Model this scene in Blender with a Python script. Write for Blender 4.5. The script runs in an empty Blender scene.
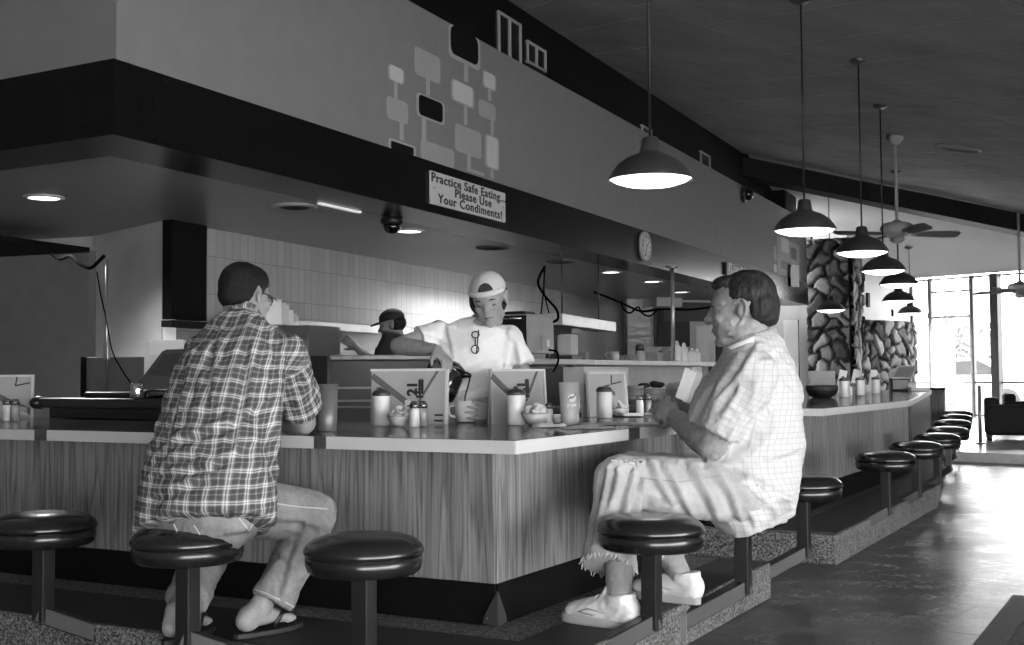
import bpy, bmesh, math, random
import numpy as np
from mathutils import Vector, Matrix, Quaternion, noise as mnoise

random.seed(7)
SC = bpy.context.scene
COL = SC.collection
PI = math.pi
R = math.radians

# ------------------------------------------------------------------ camera
F = 1200.0
CAMZ = 0.96
PITCH, ROLL = R(2.5197), R(-0.3995)
_c, _s = math.cos(PITCH), math.sin(PITCH)
_rx = np.array([[1, 0, 0], [0, _c, _s], [0, -_s, _c]])
_c, _s = math.cos(ROLL), math.sin(ROLL)
_rz = np.array([[_c, -_s, 0], [_s, _c, 0], [0, 0, 1]])
CM = _rz @ _rx                                   # world (x, -z, y) -> camera (right, down, forward)
def _w(v): return Vector((v[0], v[2], -v[1]))
cam_data = bpy.data.cameras.new('camera')
cam_data.sensor_width = 36.0
cam_data.lens = F / 1024.0 * 36.0
cam_data.clip_start = 0.05
cam_data.clip_end = 400
cam = bpy.data.objects.new('camera', cam_data)
COL.objects.link(cam)
_r, _d, _f = _w(CM[0]), _w(CM[1]), _w(CM[2])
cam.matrix_world = Matrix.Translation((0, 0, CAMZ)) @ Matrix((_r, -_d, -_f)).transposed().to_4x4()
SC.camera = cam

# ------------------------------------------------------------------ world, sun, exposure
SC.view_settings.view_transform = 'Standard'
SC.view_settings.look = 'None'
SC.view_settings.gamma = 1.0
SC.view_settings.use_curve_mapping = False
SC.view_settings.exposure = 0.0
SC.cycles.use_denoising = True
SC.cycles.max_bounces = 8
SC.cycles.diffuse_bounces = 5
SC.cycles.sample_clamp_indirect = 6.0
SC.cycles.caustics_reflective = False
SC.cycles.caustics_refractive = False
world = bpy.data.worlds.new('overcast_sky')
SC.world = world
world.use_nodes = True
world.node_tree.nodes['Background'].inputs[0].default_value = (1, 1, 1, 1)
world.node_tree.nodes['Background'].inputs[1].default_value = 18.0

def ray(u, v):
    d = CM.T @ np.array([(u - 512) / F, (v - 322.5) / F, 1.0])
    return _w(d)
CP = Vector((0, 0, CAMZ))
def at(u, v, D):
    """the point seen at pixel (u, v) whose ground distance (world y) is D"""
    r = ray(u, v)
    return CP + r * (D / r.y)
def atz(u, v, z):
    r = ray(u, v)
    return CP + r * ((z - CAMZ) / r.z)
def atplane(u, v, p0, n):
    r = ray(u, v)
    return CP + r * ((Vector(p0) - CP).dot(n) / r.dot(n))

# ------------------------------------------------------------------ materials (all grey: the photograph is black and white)
def lin(s8):
    c = s8 / 255.0
    return c / 12.92 if c <= 0.04045 else ((c + 0.055) / 1.055) ** 2.4
class NT:
    def __init__(self, name):
        self.m = bpy.data.materials.new(name)
        self.m.use_nodes = True
        self.t = self.m.node_tree
        self.b = self.t.nodes['Principled BSDF']
    def n(self, typ, **kw):
        o = self.t.nodes.new(typ)
        for k, v in kw.items():
            if k.startswith('i_'):
                o.inputs[int(k[2:])].default_value = v
            else:
                setattr(o, k, v)
        return o
    def l(self, a, b): self.t.links.new(a, b)
    def math(self, op, a, b=None):
        o = self.t.nodes.new('ShaderNodeMath'); o.operation = op
        for i, x in enumerate((a, b)):
            if x is None: continue
            if isinstance(x, (int, float)): o.inputs[i].default_value = x
            else: self.l(x, o.inputs[i])
        return o.outputs[0]
    def ramp(self, fac, stops, interp='LINEAR'):
        o = self.t.nodes.new('ShaderNodeValToRGB')
        o.color_ramp.interpolation = interp
        e = o.color_ramp.elements
        while len(e) < len(stops): e.new(0.5)
        for k, (p, c) in enumerate(stops):
            e[k].position = p; e[k].color = (c, c, c, 1)
        self.l(fac, o.inputs[0])
        return o.outputs[0]
    def coords(self, kind='Object', scale=(1, 1, 1), rot=(0, 0, 0), loc=(0, 0, 0)):
        tc = self.t.nodes.new('ShaderNodeTexCoord')
        mp = self.t.nodes.new('ShaderNodeMapping')
        mp.inputs['Scale'].default_value = scale
        mp.inputs['Rotation'].default_value = rot
        mp.inputs['Location'].default_value = loc
        self.l(tc.outputs[kind], mp.inputs[0])
        return mp.outputs[0]
    def noise(self, vec, scale, detail=3, rough=0.55):
        o = self.t.nodes.new('ShaderNodeTexNoise')
        o.inputs['Scale'].default_value = scale
        o.inputs['Detail'].default_value = detail
        o.inputs['Roughness'].default_value = rough
        if vec is not None: self.l(vec, o.inputs['Vector'])
        return o.outputs['Fac']
    def bump(self, h, strength=0.3, dist=0.01):
        o = self.t.nodes.new('ShaderNodeBump')
        o.inputs['Strength'].default_value = strength
        o.inputs['Distance'].default_value = dist
        self.l(h, o.inputs['Height'])
        self.l(o.outputs[0], self.b.inputs['Normal'])
    def base(self, x): self.l(x, self.b.inputs['Base Color'])
    def set(self, rough=0.5, metal=0.0, spec=0.5, grey=None, coat=0.0):
        self.b.inputs['Roughness'].default_value = rough
        self.b.inputs['Metallic'].default_value = metal
        self.b.inputs['Specular IOR Level'].default_value = spec
        self.b.inputs['Coat Weight'].default_value = coat
        if grey is not None: self.b.inputs['Base Color'].default_value = (grey, grey, grey, 1)
        return self

MATS = {}
def M(name, grey, rough=0.5, metal=0.0, spec=0.5, var=0.12, scale=6.0, bump=0.0, bscale=80.0, coat=0.0, bdist=0.004):
    """a plain procedural material with a little mottling"""
    if name in MATS: return MATS[name]
    a = NT(name).set(rough, metal, spec, grey, coat)
    v = a.coords()
    f = a.noise(v, scale, 4)
    a.base(a.ramp(f, [(0.25, max(0, grey * (1 - var))), (0.75, min(1, grey * (1 + var)))]))
    if bump > 0:
        a.bump(a.noise(v, bscale, 4), bump, bdist)
    MATS[name] = a.m
    return a.m
def emit(name, grey, strength):
    a = NT(name)
    a.b.inputs['Base Color'].default_value = (grey, grey, grey, 1)
    a.b.inputs['Emission Color'].default_value = (1, 1, 1, 1)
    a.b.inputs['Emission Strength'].default_value = strength
    MATS[name] = a.m
    return a.m

def mat_wood(name, lo, hi, sx=1.0):
    a = NT(name).set(0.42, 0, 0.35)
    v = a.coords(scale=(34 * sx, 34 * sx, 0.7))
    w = a.coords(scale=(4.6, 4.6, 0.34))
    warp = a.noise(w, 2.0, 2)
    rings = a.math('FRACT', a.math('MULTIPLY', warp, 8.0))
    rings = a.ramp(rings, [(0.0, 0.15), (0.25, 0.75), (0.8, 0.65), (1.0, 0.2)])
    fine = a.noise(v, 3.0, 5, 0.7)
    mix = a.math('ADD', a.math('MULTIPLY', rings, 0.32), a.math('MULTIPLY', fine, 0.85))
    a.base(a.ramp(mix, [(0.3, lo), (0.62, (lo + hi) * 0.55), (0.85, hi)]))
    a.bump(fine, 0.12, 0.002)
    MATS[name] = a.m
    return a.m
def mat_terrazzo(name, lo, hi, scale=150):
    a = NT(name).set(0.55, 0, 0.4)
    v = a.coords()
    vo = a.n('ShaderNodeTexVoronoi'); vo.inputs['Scale'].default_value = scale
    a.l(v, vo.inputs['Vector'])
    sep = a.n('ShaderNodeSeparateColor'); a.l(vo.outputs['Color'], sep.inputs[0])
    big = a.noise(v, 7, 3)
    f = a.math('ADD', a.math('MULTIPLY', sep.outputs[0], 0.8), a.math('MULTIPLY', big, 0.3))
    a.base(a.ramp(f, [(0.25, lo), (0.6, (lo + hi) / 2.4), (0.95, hi)]))
    a.bump(sep.outputs[1], 0.15, 0.003)
    MATS[name] = a.m
    return a.m
def mat_floor(name):
    a = NT(name).set(0.33, 0, 0.5)
    v = a.coords(rot=(0, 0, R(-50.4)))
    br = a.n('ShaderNodeTexBrick')
    br.offset = 0.5
    for k, x in (('Scale', 1.0), ('Brick Width', 3.4), ('Row Height', 0.56), ('Mortar Size', 0.014), ('Mortar Smooth', 0.3)):
        br.inputs[k].default_value = x
    br.inputs['Color1'].default_value = (1, 1, 1, 1); br.inputs['Color2'].default_value = (0.9, 0.9, 0.9, 1)
    br.inputs['Mortar'].default_value = (0.35, 0.35, 0.35, 1)
    v2 = a.coords(rot=(0, 0, R(39.6)))
    a.l(v2, br.inputs['Vector'])
    st = a.coords(scale=(3.0, 3.0, 3.0))
    blot = a.noise(st, 1.3, 6, 0.65)
    chips = a.noise(a.coords(scale=(30, 70, 30), rot=(0, 0, R(50))), 1.0, 4, 0.7)
    f = a.math('ADD', a.math('MULTIPLY', blot, 0.5), a.math('MULTIPLY', chips, 0.5))
    colr = a.ramp(f, [(0.34, 0.010), (0.50, 0.055), (0.64, 0.20)])
    mx = a.n('ShaderNodeMix', data_type='RGBA', blend_type='MULTIPLY'); mx.inputs[0].default_value = 1.0
    a.l(colr, mx.inputs[6]); a.l(br.outputs['Color'], mx.inputs[7])
    a.base(mx.outputs[2])
    a.l(a.ramp(f, [(0.3, 0.38), (0.7, 0.22)]), a.b.inputs['Roughness'])
    h = a.math('ADD', a.math('MULTIPLY', f, 0.6), a.math('MULTIPLY', br.outputs['Fac'], -0.8))
    a.bump(h, 0.35, 0.006)
    MATS[name] = a.m
    return a.m
def mat_tile(name):
    a = NT(name).set(0.18, 0, 0.5)
    tc = a.n('ShaderNodeTexCoord')
    sx = a.n('ShaderNodeSeparateXYZ'); a.l(tc.outputs['Object'], sx.inputs[0])
    cx = a.n('ShaderNodeCombineXYZ'); a.l(sx.outputs[0], cx.inputs[0])
    a.l(a.math('ADD', sx.outputs[2], -0.115), cx.inputs[1])
    br = a.n('ShaderNodeTexBrick'); br.offset = 0.0
    for k, x in (('Scale', 1.0), ('Brick Width', 0.108), ('Row Height', 0.30), ('Mortar Size', 0.0022), ('Mortar Smooth', 0.2), ('Bias', 0.0)):
        br.inputs[k].default_value = x
    br.inputs['Color1'].default_value = (0.33, 0.33, 0.33, 1); br.inputs['Color2'].default_value = (0.38, 0.38, 0.38, 1)
    br.inputs['Mortar'].default_value = (0.17, 0.17, 0.17, 1)
    a.l(cx.outputs[0], br.inputs['Vector'])
    a.base(br.outputs['Color'])
    h = a.math('ADD', a.math('MULTIPLY', br.outputs['Fac'], -1.0), a.math('MULTIPLY', a.noise(a.coords(), 5.0, 2), 0.35))
    a.bump(h, 0.4, 0.004)
    MATS[name] = a.m
    return a.m
def mat_ceiling(name, grey):
    a = NT(name).set(0.85, 0, 0.2)
    v = a.coords(rot=(0, 0, R(-25.2)))
    br = a.n('ShaderNodeTexBrick'); br.offset = 0.35
    for k, x in (('Scale', 1.0), ('Brick Width', 0.62), ('Row Height', 2.6), ('Mortar Size', 0.012), ('Mortar Smooth', 0.6)):
        br.inputs[k].default_value = x
    br.inputs['Color1'].default_value = (grey, grey, grey, 1); br.inputs['Color2'].default_value = (grey * 0.93,) * 3 + (1,)
    br.inputs['Mortar'].default_value = (grey * 1.35,) * 3 + (1,)
    wob = a.n('ShaderNodeMix', data_type='VECTOR'); wob.inputs[0].default_value = 0.10
    nz = a.n('ShaderNodeTexNoise'); nz.inputs['Scale'].default_value = 0.8
    a.l(v, nz.inputs['Vector']); a.l(v, wob.inputs[4]); a.l(nz.outputs['Color'], wob.inputs[5])
    a.l(wob.outputs[1], br.inputs['Vector'])
    mo = a.ramp(a.noise(a.coords(scale=(1, 1, 1)), 1.6, 6, .65), [(.25, .72), (.75, 1.15)])
    mx = a.n('ShaderNodeMix', data_type='RGBA', blend_type='MULTIPLY'); mx.inputs[0].default_value = 1.0
    a.l(br.outputs['Color'], mx.inputs[6]); a.l(mo, mx.inputs[7])
    a.base(mx.outputs[2])
    h = a.math('ADD', a.math('MULTIPLY', br.outputs['Fac'], 0.8), a.math('MULTIPLY', a.noise(a.coords(), 26, 5, 0.7), 0.5))
    a.bump(h, 0.8, 0.03)
    MATS[name] = a.m
    return a.m
def mat_metal(name, grey, rough=0.28, wav=0.5, metal=0.92):
    a = NT(name).set(rough, metal, 0.5, grey)
    v = a.coords(scale=(1.0, 1.0, 2.2))
    f = a.noise(v, 1.1, 2)
    a.base(a.ramp(f, [(0.3, grey * 0.85), (0.7, min(1, grey * 1.15))]))
    a.bump(a.math('ADD', f, a.math('MULTIPLY', a.noise(a.coords(scale=(2, 2, 160)), 3, 2), 0.03)), wav, 0.05)
    MATS[name] = a.m
    return a.m
def mat_plaid(name):
    """woven check from the garment's own cloth coordinates (attribute cloth: x across, y along, in metres)"""
    a = NT(name).set(0.85, 0, 0.2)
    at_ = a.n('ShaderNodeAttribute', attribute_name='cloth')
    s = a.n('ShaderNodeSeparateXYZ'); a.l(at_.outputs['Vector'], s.inputs[0])
    def band(c, P, lo, hi):
        f = a.math('FRACT', a.math('DIVIDE', c, P))
        return a.math('MULTIPLY', a.math('GREATER_THAN', f, lo), a.math('LESS_THAN', f, hi))
    P = 0.046
    tot = None
    for c in (s.outputs[0], s.outputs[1]):
        dark = a.math('ADD', band(c, P, 0.02, 0.30), band(c, P, 0.40, 0.64))
        white = a.math('ADD', band(c, P, 0.70, 0.765), band(c, P, 0.85, 0.93))
        x = a.math('ADD', a.math('MULTIPLY', dark, -0.5), a.math('MULTIPLY', white, 1.0))
        tot = x if tot is None else a.math('ADD', tot, x)
    fuzz = a.noise(a.coords(), 260, 2)
    tot = a.math('ADD', tot, a.math('MULTIPLY', a.math('SUBTRACT', fuzz, 0.5), 0.5))
    fac = a.math('MULTIPLY', a.math('ADD', tot, 1.0), 0.3333)
    a.base(a.ramp(fac, [(0.0, 0.075), (0.18, 0.16), (0.38, 0.32), (0.7, 0.54), (1.0, 0.74)]))
    a.bump(a.noise(a.coords(), 300, 2), 0.15, 0.002)
    MATS[name] = a.m
    return a.m
def mat_check(name):
    a = NT(name).set(0.85, 0, 0.2)
    at_ = a.n('ShaderNodeAttribute', attribute_name='cloth')
    s = a.n('ShaderNodeSeparateXYZ'); a.l(at_.outputs['Vector'], s.inputs[0])
    tot = None
    for c in (s.outputs[0], s.outputs[1]):
        f = a.math('FRACT', a.math('DIVIDE', c, 0.021))
        x = a.math('LESS_THAN', f, 0.14)
        tot = x if tot is None else a.math('MAXIMUM', tot, x)
    a.base(a.ramp(tot, [(0.0, 0.62), (1.0, 0.50)]))
    a.bump(a.noise(a.coords(), 60, 3), 0.2, 0.004)
    MATS[name] = a.m
    return a.m
def mat_denim(name, grey, contrast=0.3):
    a = NT(name).set(0.9, 0, 0.15)
    v = a.coords()
    f = a.math('ADD', a.math('MULTIPLY', a.noise(v, 9, 4), 0.65), a.math('MULTIPLY', a.noise(v, 220, 2), 0.35))
    a.base(a.ramp(f, [(0.3, grey * (1 - contrast)), (0.7, min(1, grey * (1 + contrast)))]))
    a.bump(a.math('ADD', a.noise(v, 26, 3), a.math('MULTIPLY', a.noise(v, 300, 2), 0.3)), 0.35, 0.006)
    MATS[name] = a.m
    return a.m
def mat_hair(name, lo, hi, stretch=(90, 90, 12)):
    a = NT(name).set(0.55, 0, 0.18)
    f = a.noise(a.coords(scale=stretch), 1.0, 4, 0.7)
    a.base(a.ramp(f, [(0.3, lo), (0.75, hi)]))
    a.bump(f, 0.7, 0.012)
    MATS[name] = a.m
    return a.m
def mat_glass(name, rough=0.03, grey=1.0, trans=1.0):
    a = NT(name).set(rough, 0, 0.5, grey)
    a.b.inputs['Transmission Weight'].default_value = trans
    a.b.inputs['IOR'].default_value = 1.45
    MATS[name] = a.m
    return a.m
def mat_pane(name):
    """thin window glass: mostly clear with a mirror sheen"""
    m = bpy.data.materials.new(name); m.use_nodes = True
    t = m.node_tree; t.nodes.remove(t.nodes['Principled BSDF'])
    tr = t.nodes.new('ShaderNodeBsdfTransparent'); gl = t.nodes.new('ShaderNodeBsdfGlossy')
    gl.inputs['Roughness'].default_value = 0.02
    fr = t.nodes.new('ShaderNodeFresnel'); fr.inputs[0].default_value = 1.45
    mx = t.nodes.new('ShaderNodeMixShader')
    t.links.new(fr.outputs[0], mx.inputs[0]); t.links.new(tr.outputs[0], mx.inputs[1]); t.links.new(gl.outputs[0], mx.inputs[2])
    t.links.new(mx.outputs[0], t.nodes['Material Output'].inputs[0])
    MATS[name] = m
    return m
def mat_attr(name, lo, hi, rough=0.8):
    """brightness from a per-vertex tone (each stone its own shade)"""
    a = NT(name).set(rough, 0, 0.3)
    at_ = a.n('ShaderNodeAttribute', attribute_name='tone')
    f = a.math('ADD', a.math('MULTIPLY', at_.outputs['Fac'], 0.75), a.math('MULTIPLY', a.noise(a.coords(), 9, 5), 0.4))
    a.base(a.ramp(f, [(0.05, 0.012), (0.3, lo), (1.0, hi)]))
    a.bump(a.noise(a.coords(), 25, 5), 0.5, 0.03)
    MATS[name] = a.m
    return a.m

# ------------------------------------------------------------------ mesh building
class MB:
    def __init__(self): self.bm = bmesh.new()
    def face(self, vs):
        try: return self.bm.faces.new(vs)
        except ValueError: return None
    def box(self, c, size, rot=None, bev=0.0):
        """c centre, size full sizes, rot Matrix or z angle"""
        if rot is None: m = Matrix.Identity(3)
        elif isinstance(rot, (int, float)): m = Matrix.Rotation(rot, 3, 'Z')
        else: m = rot
        t = bmesh.new()
        bmesh.ops.create_cube(t, size=1.0)
        for v in t.verts: v.co = Vector((v.co.x * size[0], v.co.y * size[1], v.co.z * size[2]))
        if bev > 0: bmesh.ops.bevel(t, geom=list(t.edges), offset=bev, segments=2, affect='EDGES', profile=0.6)
        self.merge(t, Matrix.Translation(c) @ m.to_4x4())
        return self
    def merge(self, t, mx=None):
        if mx is not None: bmesh.ops.transform(t, matrix=mx, verts=list(t.verts))
        mp = {}
        for v in t.verts: mp[v] = self.bm.verts.new(v.co)
        for f in t.faces:
            nf = self.face([mp[v] for v in f.verts])
            if nf: nf.smooth = f.smooth
        t.free()
    def prism(self, pts, z0, z1, bev=0.0):
        """vertical prism from a 2-D outline"""
        t = bmesh.new()
        a = [t.verts.new((p[0], p[1], z0)) for p in pts]
        b = [t.verts.new((p[0], p[1], z1)) for p in pts]
        n = len(pts)
        t.faces.new(a[::-1]); t.faces.new(b)
        for i in range(n): t.faces.new([a[i], a[(i + 1) % n], b[(i + 1) % n], b[i]])
        bmesh.ops.recalc_face_normals(t, faces=list(t.faces))
        if bev > 0: bmesh.ops.bevel(t, geom=list(t.edges), offset=bev, segments=2, affect='EDGES', profile=0.6)
        self.merge(t)
        return self
    def extr(self, pts3, vec):
        """a planar 3-D outline pushed along vec"""
        t = bmesh.new(); vec = Vector(vec)
        a = [t.verts.new(Vector(p)) for p in pts3]
        b = [t.verts.new(Vector(p) + vec) for p in pts3]
        n = len(pts3)
        t.faces.new(a[::-1]); t.faces.new(b)
        for i in range(n): t.faces.new([a[i], a[(i + 1) % n], b[(i + 1) % n], b[i]])
        bmesh.ops.recalc_face_normals(t, faces=list(t.faces))
        self.merge(t)
        return self
    def tube(self, pts, rad, seg=10, cap=True, ref=None, round_caps=False):
        """swept tube; rad: number, list of numbers, or list of (a, b) ellipse radii with a along ref"""
        pts = [Vector(p) for p in pts]
        n = len(pts)
        if not isinstance(rad, (list, tuple)): rad = [rad] * n
        rad = [(q, q) if isinstance(q, (int, float)) else q for q in rad]
        if round_caps:
            d0 = (pts[0] - pts[1]).normalized(); d1 = (pts[-1] - pts[-2]).normalized()
            r0, r1 = min(rad[0]), min(rad[-1])
            P = []; Q = []
            for k in (0.98, 0.8, 0.45):
                P.append(pts[0] + d0 * r0 * k); s = math.sqrt(1 - k * k); Q.append((rad[0][0] * s, rad[0][1] * s))
            P2 = []; Q2 = []
            for k in (0.45, 0.8, 0.98):
                P2.append(pts[-1] + d1 * r1 * k); s = math.sqrt(1 - k * k); Q2.append((rad[-1][0] * s, rad[-1][1] * s))
            pts = P + pts + P2; rad = Q + list(rad) + Q2; n = len(pts)
        t = bmesh.new(); rings = []
        prev = None
        for i in range(n):
            d = pts[min(i + 1, n - 1)] - pts[max(i - 1, 0)]
            d.normalize()
            if ref is not None:
                u = Vector(ref) - d * d.dot(Vector(ref))
            elif prev is not None:
                u = prev - d * d.dot(prev)
            else:
                u = Vector((0, 0, 1)) if abs(d.z) < 0.9 else Vector((1, 0, 0))
                u = u - d * d.dot(u)
            u.normalize(); prev = u
            w = d.cross(u)
            rings.append([t.verts.new(pts[i] + u * (rad[i][0] * math.cos(2 * PI * k / seg)) + w * (rad[i][1] * math.sin(2 * PI * k / seg))) for k in range(seg)])
        for i in range(n - 1):
            for k in range(seg):
                f = t.faces.new([rings[i][k], rings[i][(k + 1) % seg], rings[i + 1][(k + 1) % seg], rings[i + 1][k]])
                f.smooth = True
        if cap:
            t.faces.new(rings[0][::-1]); t.faces.new(rings[-1])
        self.merge(t)
        return self
    def lathe(self, prof, seg=24, mx=None, cap0=True, cap1=True):
        """prof: list of (radius, z)"""
        t = bmesh.new(); rings = []
        for r, z in prof:
            rings.append([t.verts.new((r * math.cos(2 * PI * k / seg), r * math.sin(2 * PI * k / seg), z)) for k in range(seg)])
        for i in range(len(prof) - 1):
            for k in range(seg):
                f = t.faces.new([rings[i][k], rings[i][(k + 1) % seg], rings[i + 1][(k + 1) % seg], rings[i + 1][k]])
                f.smooth = True
        if cap0: t.faces.new(rings[0][::-1])
        if cap1: t.faces.new(rings[-1])
        self.merge(t, mx)
        return self
    def ell(self, c, r, rot=None, seg=20, rings=12):
        t = bmesh.new()
        bmesh.ops.create_uvsphere(t, u_segments=seg, v_segments=rings, radius=1.0)
        for f in t.faces: f.smooth = True
        m = Matrix.Translation(c) @ (rot.to_4x4() if rot is not None else Matrix.Identity(4)) @ Matrix.Diagonal((r[0], r[1], r[2], 1))
        self.merge(t, m)
        return self
    def quad(self, a, b, c, d):
        self.face([self.bm.verts.new(Vector(p)) for p in (a, b, c, d)])
        return self
    def poly(self, pts):
        self.face([self.bm.verts.new(Vector(p)) for p in pts])
        return self
    def build(self, name, mat, parent=None, loc=None, rot=0.0, smooth=None, off=None):
        if off is not None: bmesh.ops.translate(self.bm, vec=-Vector(off), verts=list(self.bm.verts))
        me = bpy.data.meshes.new(name)
        self.bm.to_mesh(me); self.bm.free()
        if mat is not None:
            for mm in (mat if isinstance(mat, (list, tuple)) else [mat]): me.materials.append(mm)
        if smooth is not None: me.polygons.foreach_set('use_smooth', [smooth] * len(me.polygons))
        o = bpy.data.objects.new(name, me)
        COL.objects.link(o)
        if loc is not None: o.location = loc
        if rot: o.rotation_euler = (0, 0, rot)
        if parent is not None: o.parent = parent
        return o
def tag(o, label, cat, group=None):
    o['label'] = label; o['category'] = cat
    if group: o['group'] = group
    return o
def thing(name, label, cat, loc=(0, 0, 0), rz=0.0, group=None):
    o = bpy.data.objects.new(name, None)
    o.empty_display_size = 0.1
    COL.objects.link(o); o.location = loc; o.rotation_euler = (0, 0, rz)
    return tag(o, label, cat, group)
def struct(o):
    o['kind'] = 'structure'
    return o
def dup(root, loc, rz, label, group=None):
    r = root.copy(); COL.objects.link(r); r.location = loc; r.rotation_euler = (0, 0, rz)
    r['label'] = label
    if group: r['group'] = group
    for ch in list(root.children):
        c = ch.copy(); COL.objects.link(c); c.parent = r
        for g in list(ch.children):
            d = g.copy(); COL.objects.link(d); d.parent = c
    return r
def text_mesh(body, size, extrude=0.001, offset=0.0, align='CENTER', sx=1.0, space=1.0):
    """lettering as a flat mesh in its own xy plane"""
    cu = bpy.data.curves.new('lettering_curve', 'FONT')
    cu.body = body; cu.size = size; cu.extrude = extrude; cu.offset = offset
    cu.align_x = align; cu.align_y = 'CENTER'; cu.space_character = space
    o = bpy.data.objects.new('lettering_curve', cu); COL.objects.link(o)
    dg = bpy.context.evaluated_depsgraph_get(); dg.update()
    me = bpy.data.meshes.new_from_object(o.evaluated_get(dg))
    bpy.data.objects.remove(o); bpy.data.curves.remove(cu)
    t = bmesh.new(); t.from_mesh(me); bpy.data.meshes.remove(me)
    for v in t.verts: v.co.x *= sx
    return t
def frame_mx(origin, xdir, zdir):
    """matrix whose local x runs along xdir, local y along zdir, local z out of the face"""
    x = Vector(xdir).normalized(); y = Vector(zdir).normalized(); z = x.cross(y)
    m = Matrix((x, y, z)).transposed().to_4x4()
    return Matrix.Translation(origin) @ m

# ------------------------------------------------------------------ frames of the place
eR = Vector((0.4828, 0.8757, 0)); nR = Vector((0.8757, -0.4828, 0))     # along / outward of the counter's right wing
C0 = Vector((0.006, 3.70, 0))                                            # counter corner
ANG_R = math.atan2(eR.y, eR.x)
def K(a, n, z=0.0): return C0 + eR * a + nR * n + Vector((0, 0, z))
fR = Vector((0.4258, 0.9048, 0)); fN = Vector((0.9048, -0.4258, 0))      # soffit fascia direction / outward
FC = Vector((-1.91, 5.72, 0))
fL = Vector((-0.8735, 0.4868, 0)); fLN = Vector((-0.4868, -0.8735, 0))
ZS, ZB, ZT = 2.13, 2.50, 3.59                                            # soffit, dark band top, light wall top
def Q(t, s, z=0.0): return FC + fR * t + fN * s + Vector((0, 0, z))
def ceil_z(p): return 4.26 - 0.224 * (Vector((p[0], p[1], 0)) - FC).dot(fN)

# ------------------------------------------------------------------ shared materials
TERR = mat_terrazzo('terrazzo', 0.025, 0.32, 170)
WOOD = mat_wood('oak_laminate', 0.030, 0.36)
WOOD_LIT = mat_wood('oak_laminate_lit', 0.12, 0.42)  # window light on the second bay's front, put into a paler wood colour
BLACK = M('black_paint', 0.005, 0.65, spec=.12)
DARKBAND = M('charcoal_paint', 0.007, 0.24, spec=.14)
LIGHTWALL = M('light_paint', 0.215, 0.7, var=0.05, bump=0.1)
WHITE = M('white_paint', 0.50, 0.6, var=0.04)
GREYWALL = M('grey_paint', 0.16, 0.6)
STEEL = mat_metal('brushed_steel', 0.50, 0.3)
STEEL_DARK = mat_metal('dark_steel', 0.16, 0.35)
CHROME = M('chrome', 0.75, 0.12, metal=1.0)
RUBBER = M('black_rubber', 0.018, 0.6, var=0.4, scale=30, bump=0.3)
MATS['floor'] = mat_floor('slab_floor')
PLASTIC_W = M('white_plastic', 0.75, 0.35)
PLASTIC_B = M('black_plastic', 0.012, 0.35)
PAPER = M('paper', 0.75, 0.8, var=0.05)
CARD = M('cardboard', 0.32, 0.85)
GLASS = mat_glass('clear_glass')

# ------------------------------------------------------------------ floor, steps
m = MB()
m.poly([(-6.5, -4, 0), (14, -4, 0), (16, 26, 0), (-6.5, 26, 0)])
struct(m.build('floor', MATS['floor']))
def plat(name, outl, inl):
    m = MB(); m.prism([(p.x, p.y) for p in outl], 0, 0.15, 0.008)
    o = struct(m.build(name, TERR))
    m = MB(); m.prism([(p.x, p.y) for p in inl], 0.146, 0.154)
    struct(m.build(name + '_inlay', RUBBER))
    return o
plat('trim_1', [K(-.41, .243), K(1.83, .243), K(1.83, -1.0), K(0.9, -1.0), K(0.9, -4.2), K(-.41, -4.2)],
     [K(-.40, .235), K(1.82, .235), K(1.82, .015), K(-.015, .015), K(-.015, -4.2), K(-.40, -4.2)])
B3 = Vector((math.sin(R(20.8)), math.cos(R(20.8)), 0)); B3N = Vector((B3.y, -B3.x, 0))
C1 = Vector((1.748, 6.80, 0)); C2 = Vector((2.85, 8.63, 0)); C3 = C2 + B3 * 5.3
q2 = K(5.75, .277); q3 = q2 + B3 * 5.6
plat('trim_2', [K(2.81, .277), q2, q3, q3 - B3N * 1.6, K(5.4, -1.1), K(2.81, -1.1)],
     [K(2.90, .265), q2 - nR * .012, q3 - B3N * .012, q3 - B3N * .42, q2 - nR * .34 + eR * .05, K(3.5, -.03), K(3.5, -1.1), K(2.90, -1.1)])

# raised lobby floor by the windows
lob = [atz(940, 451, .105), atz(975, 452.5, .105), atz(1100, 457, .105)]
m = MB()
g = Vector((math.sin(R(50)), math.cos(R(50)), 0))
m.prism([(lob[0].x, lob[0].y), (lob[2].x, lob[2].y), (lob[2].x + 8, lob[2].y + 9), (lob[0].x + 4.2, lob[0].y + 13.5)], 0.0, 0.105, 0.004)
struct(m.build('trim_3', M('lobby_slab', 0.50, 0.22, var=0.2)))

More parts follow.
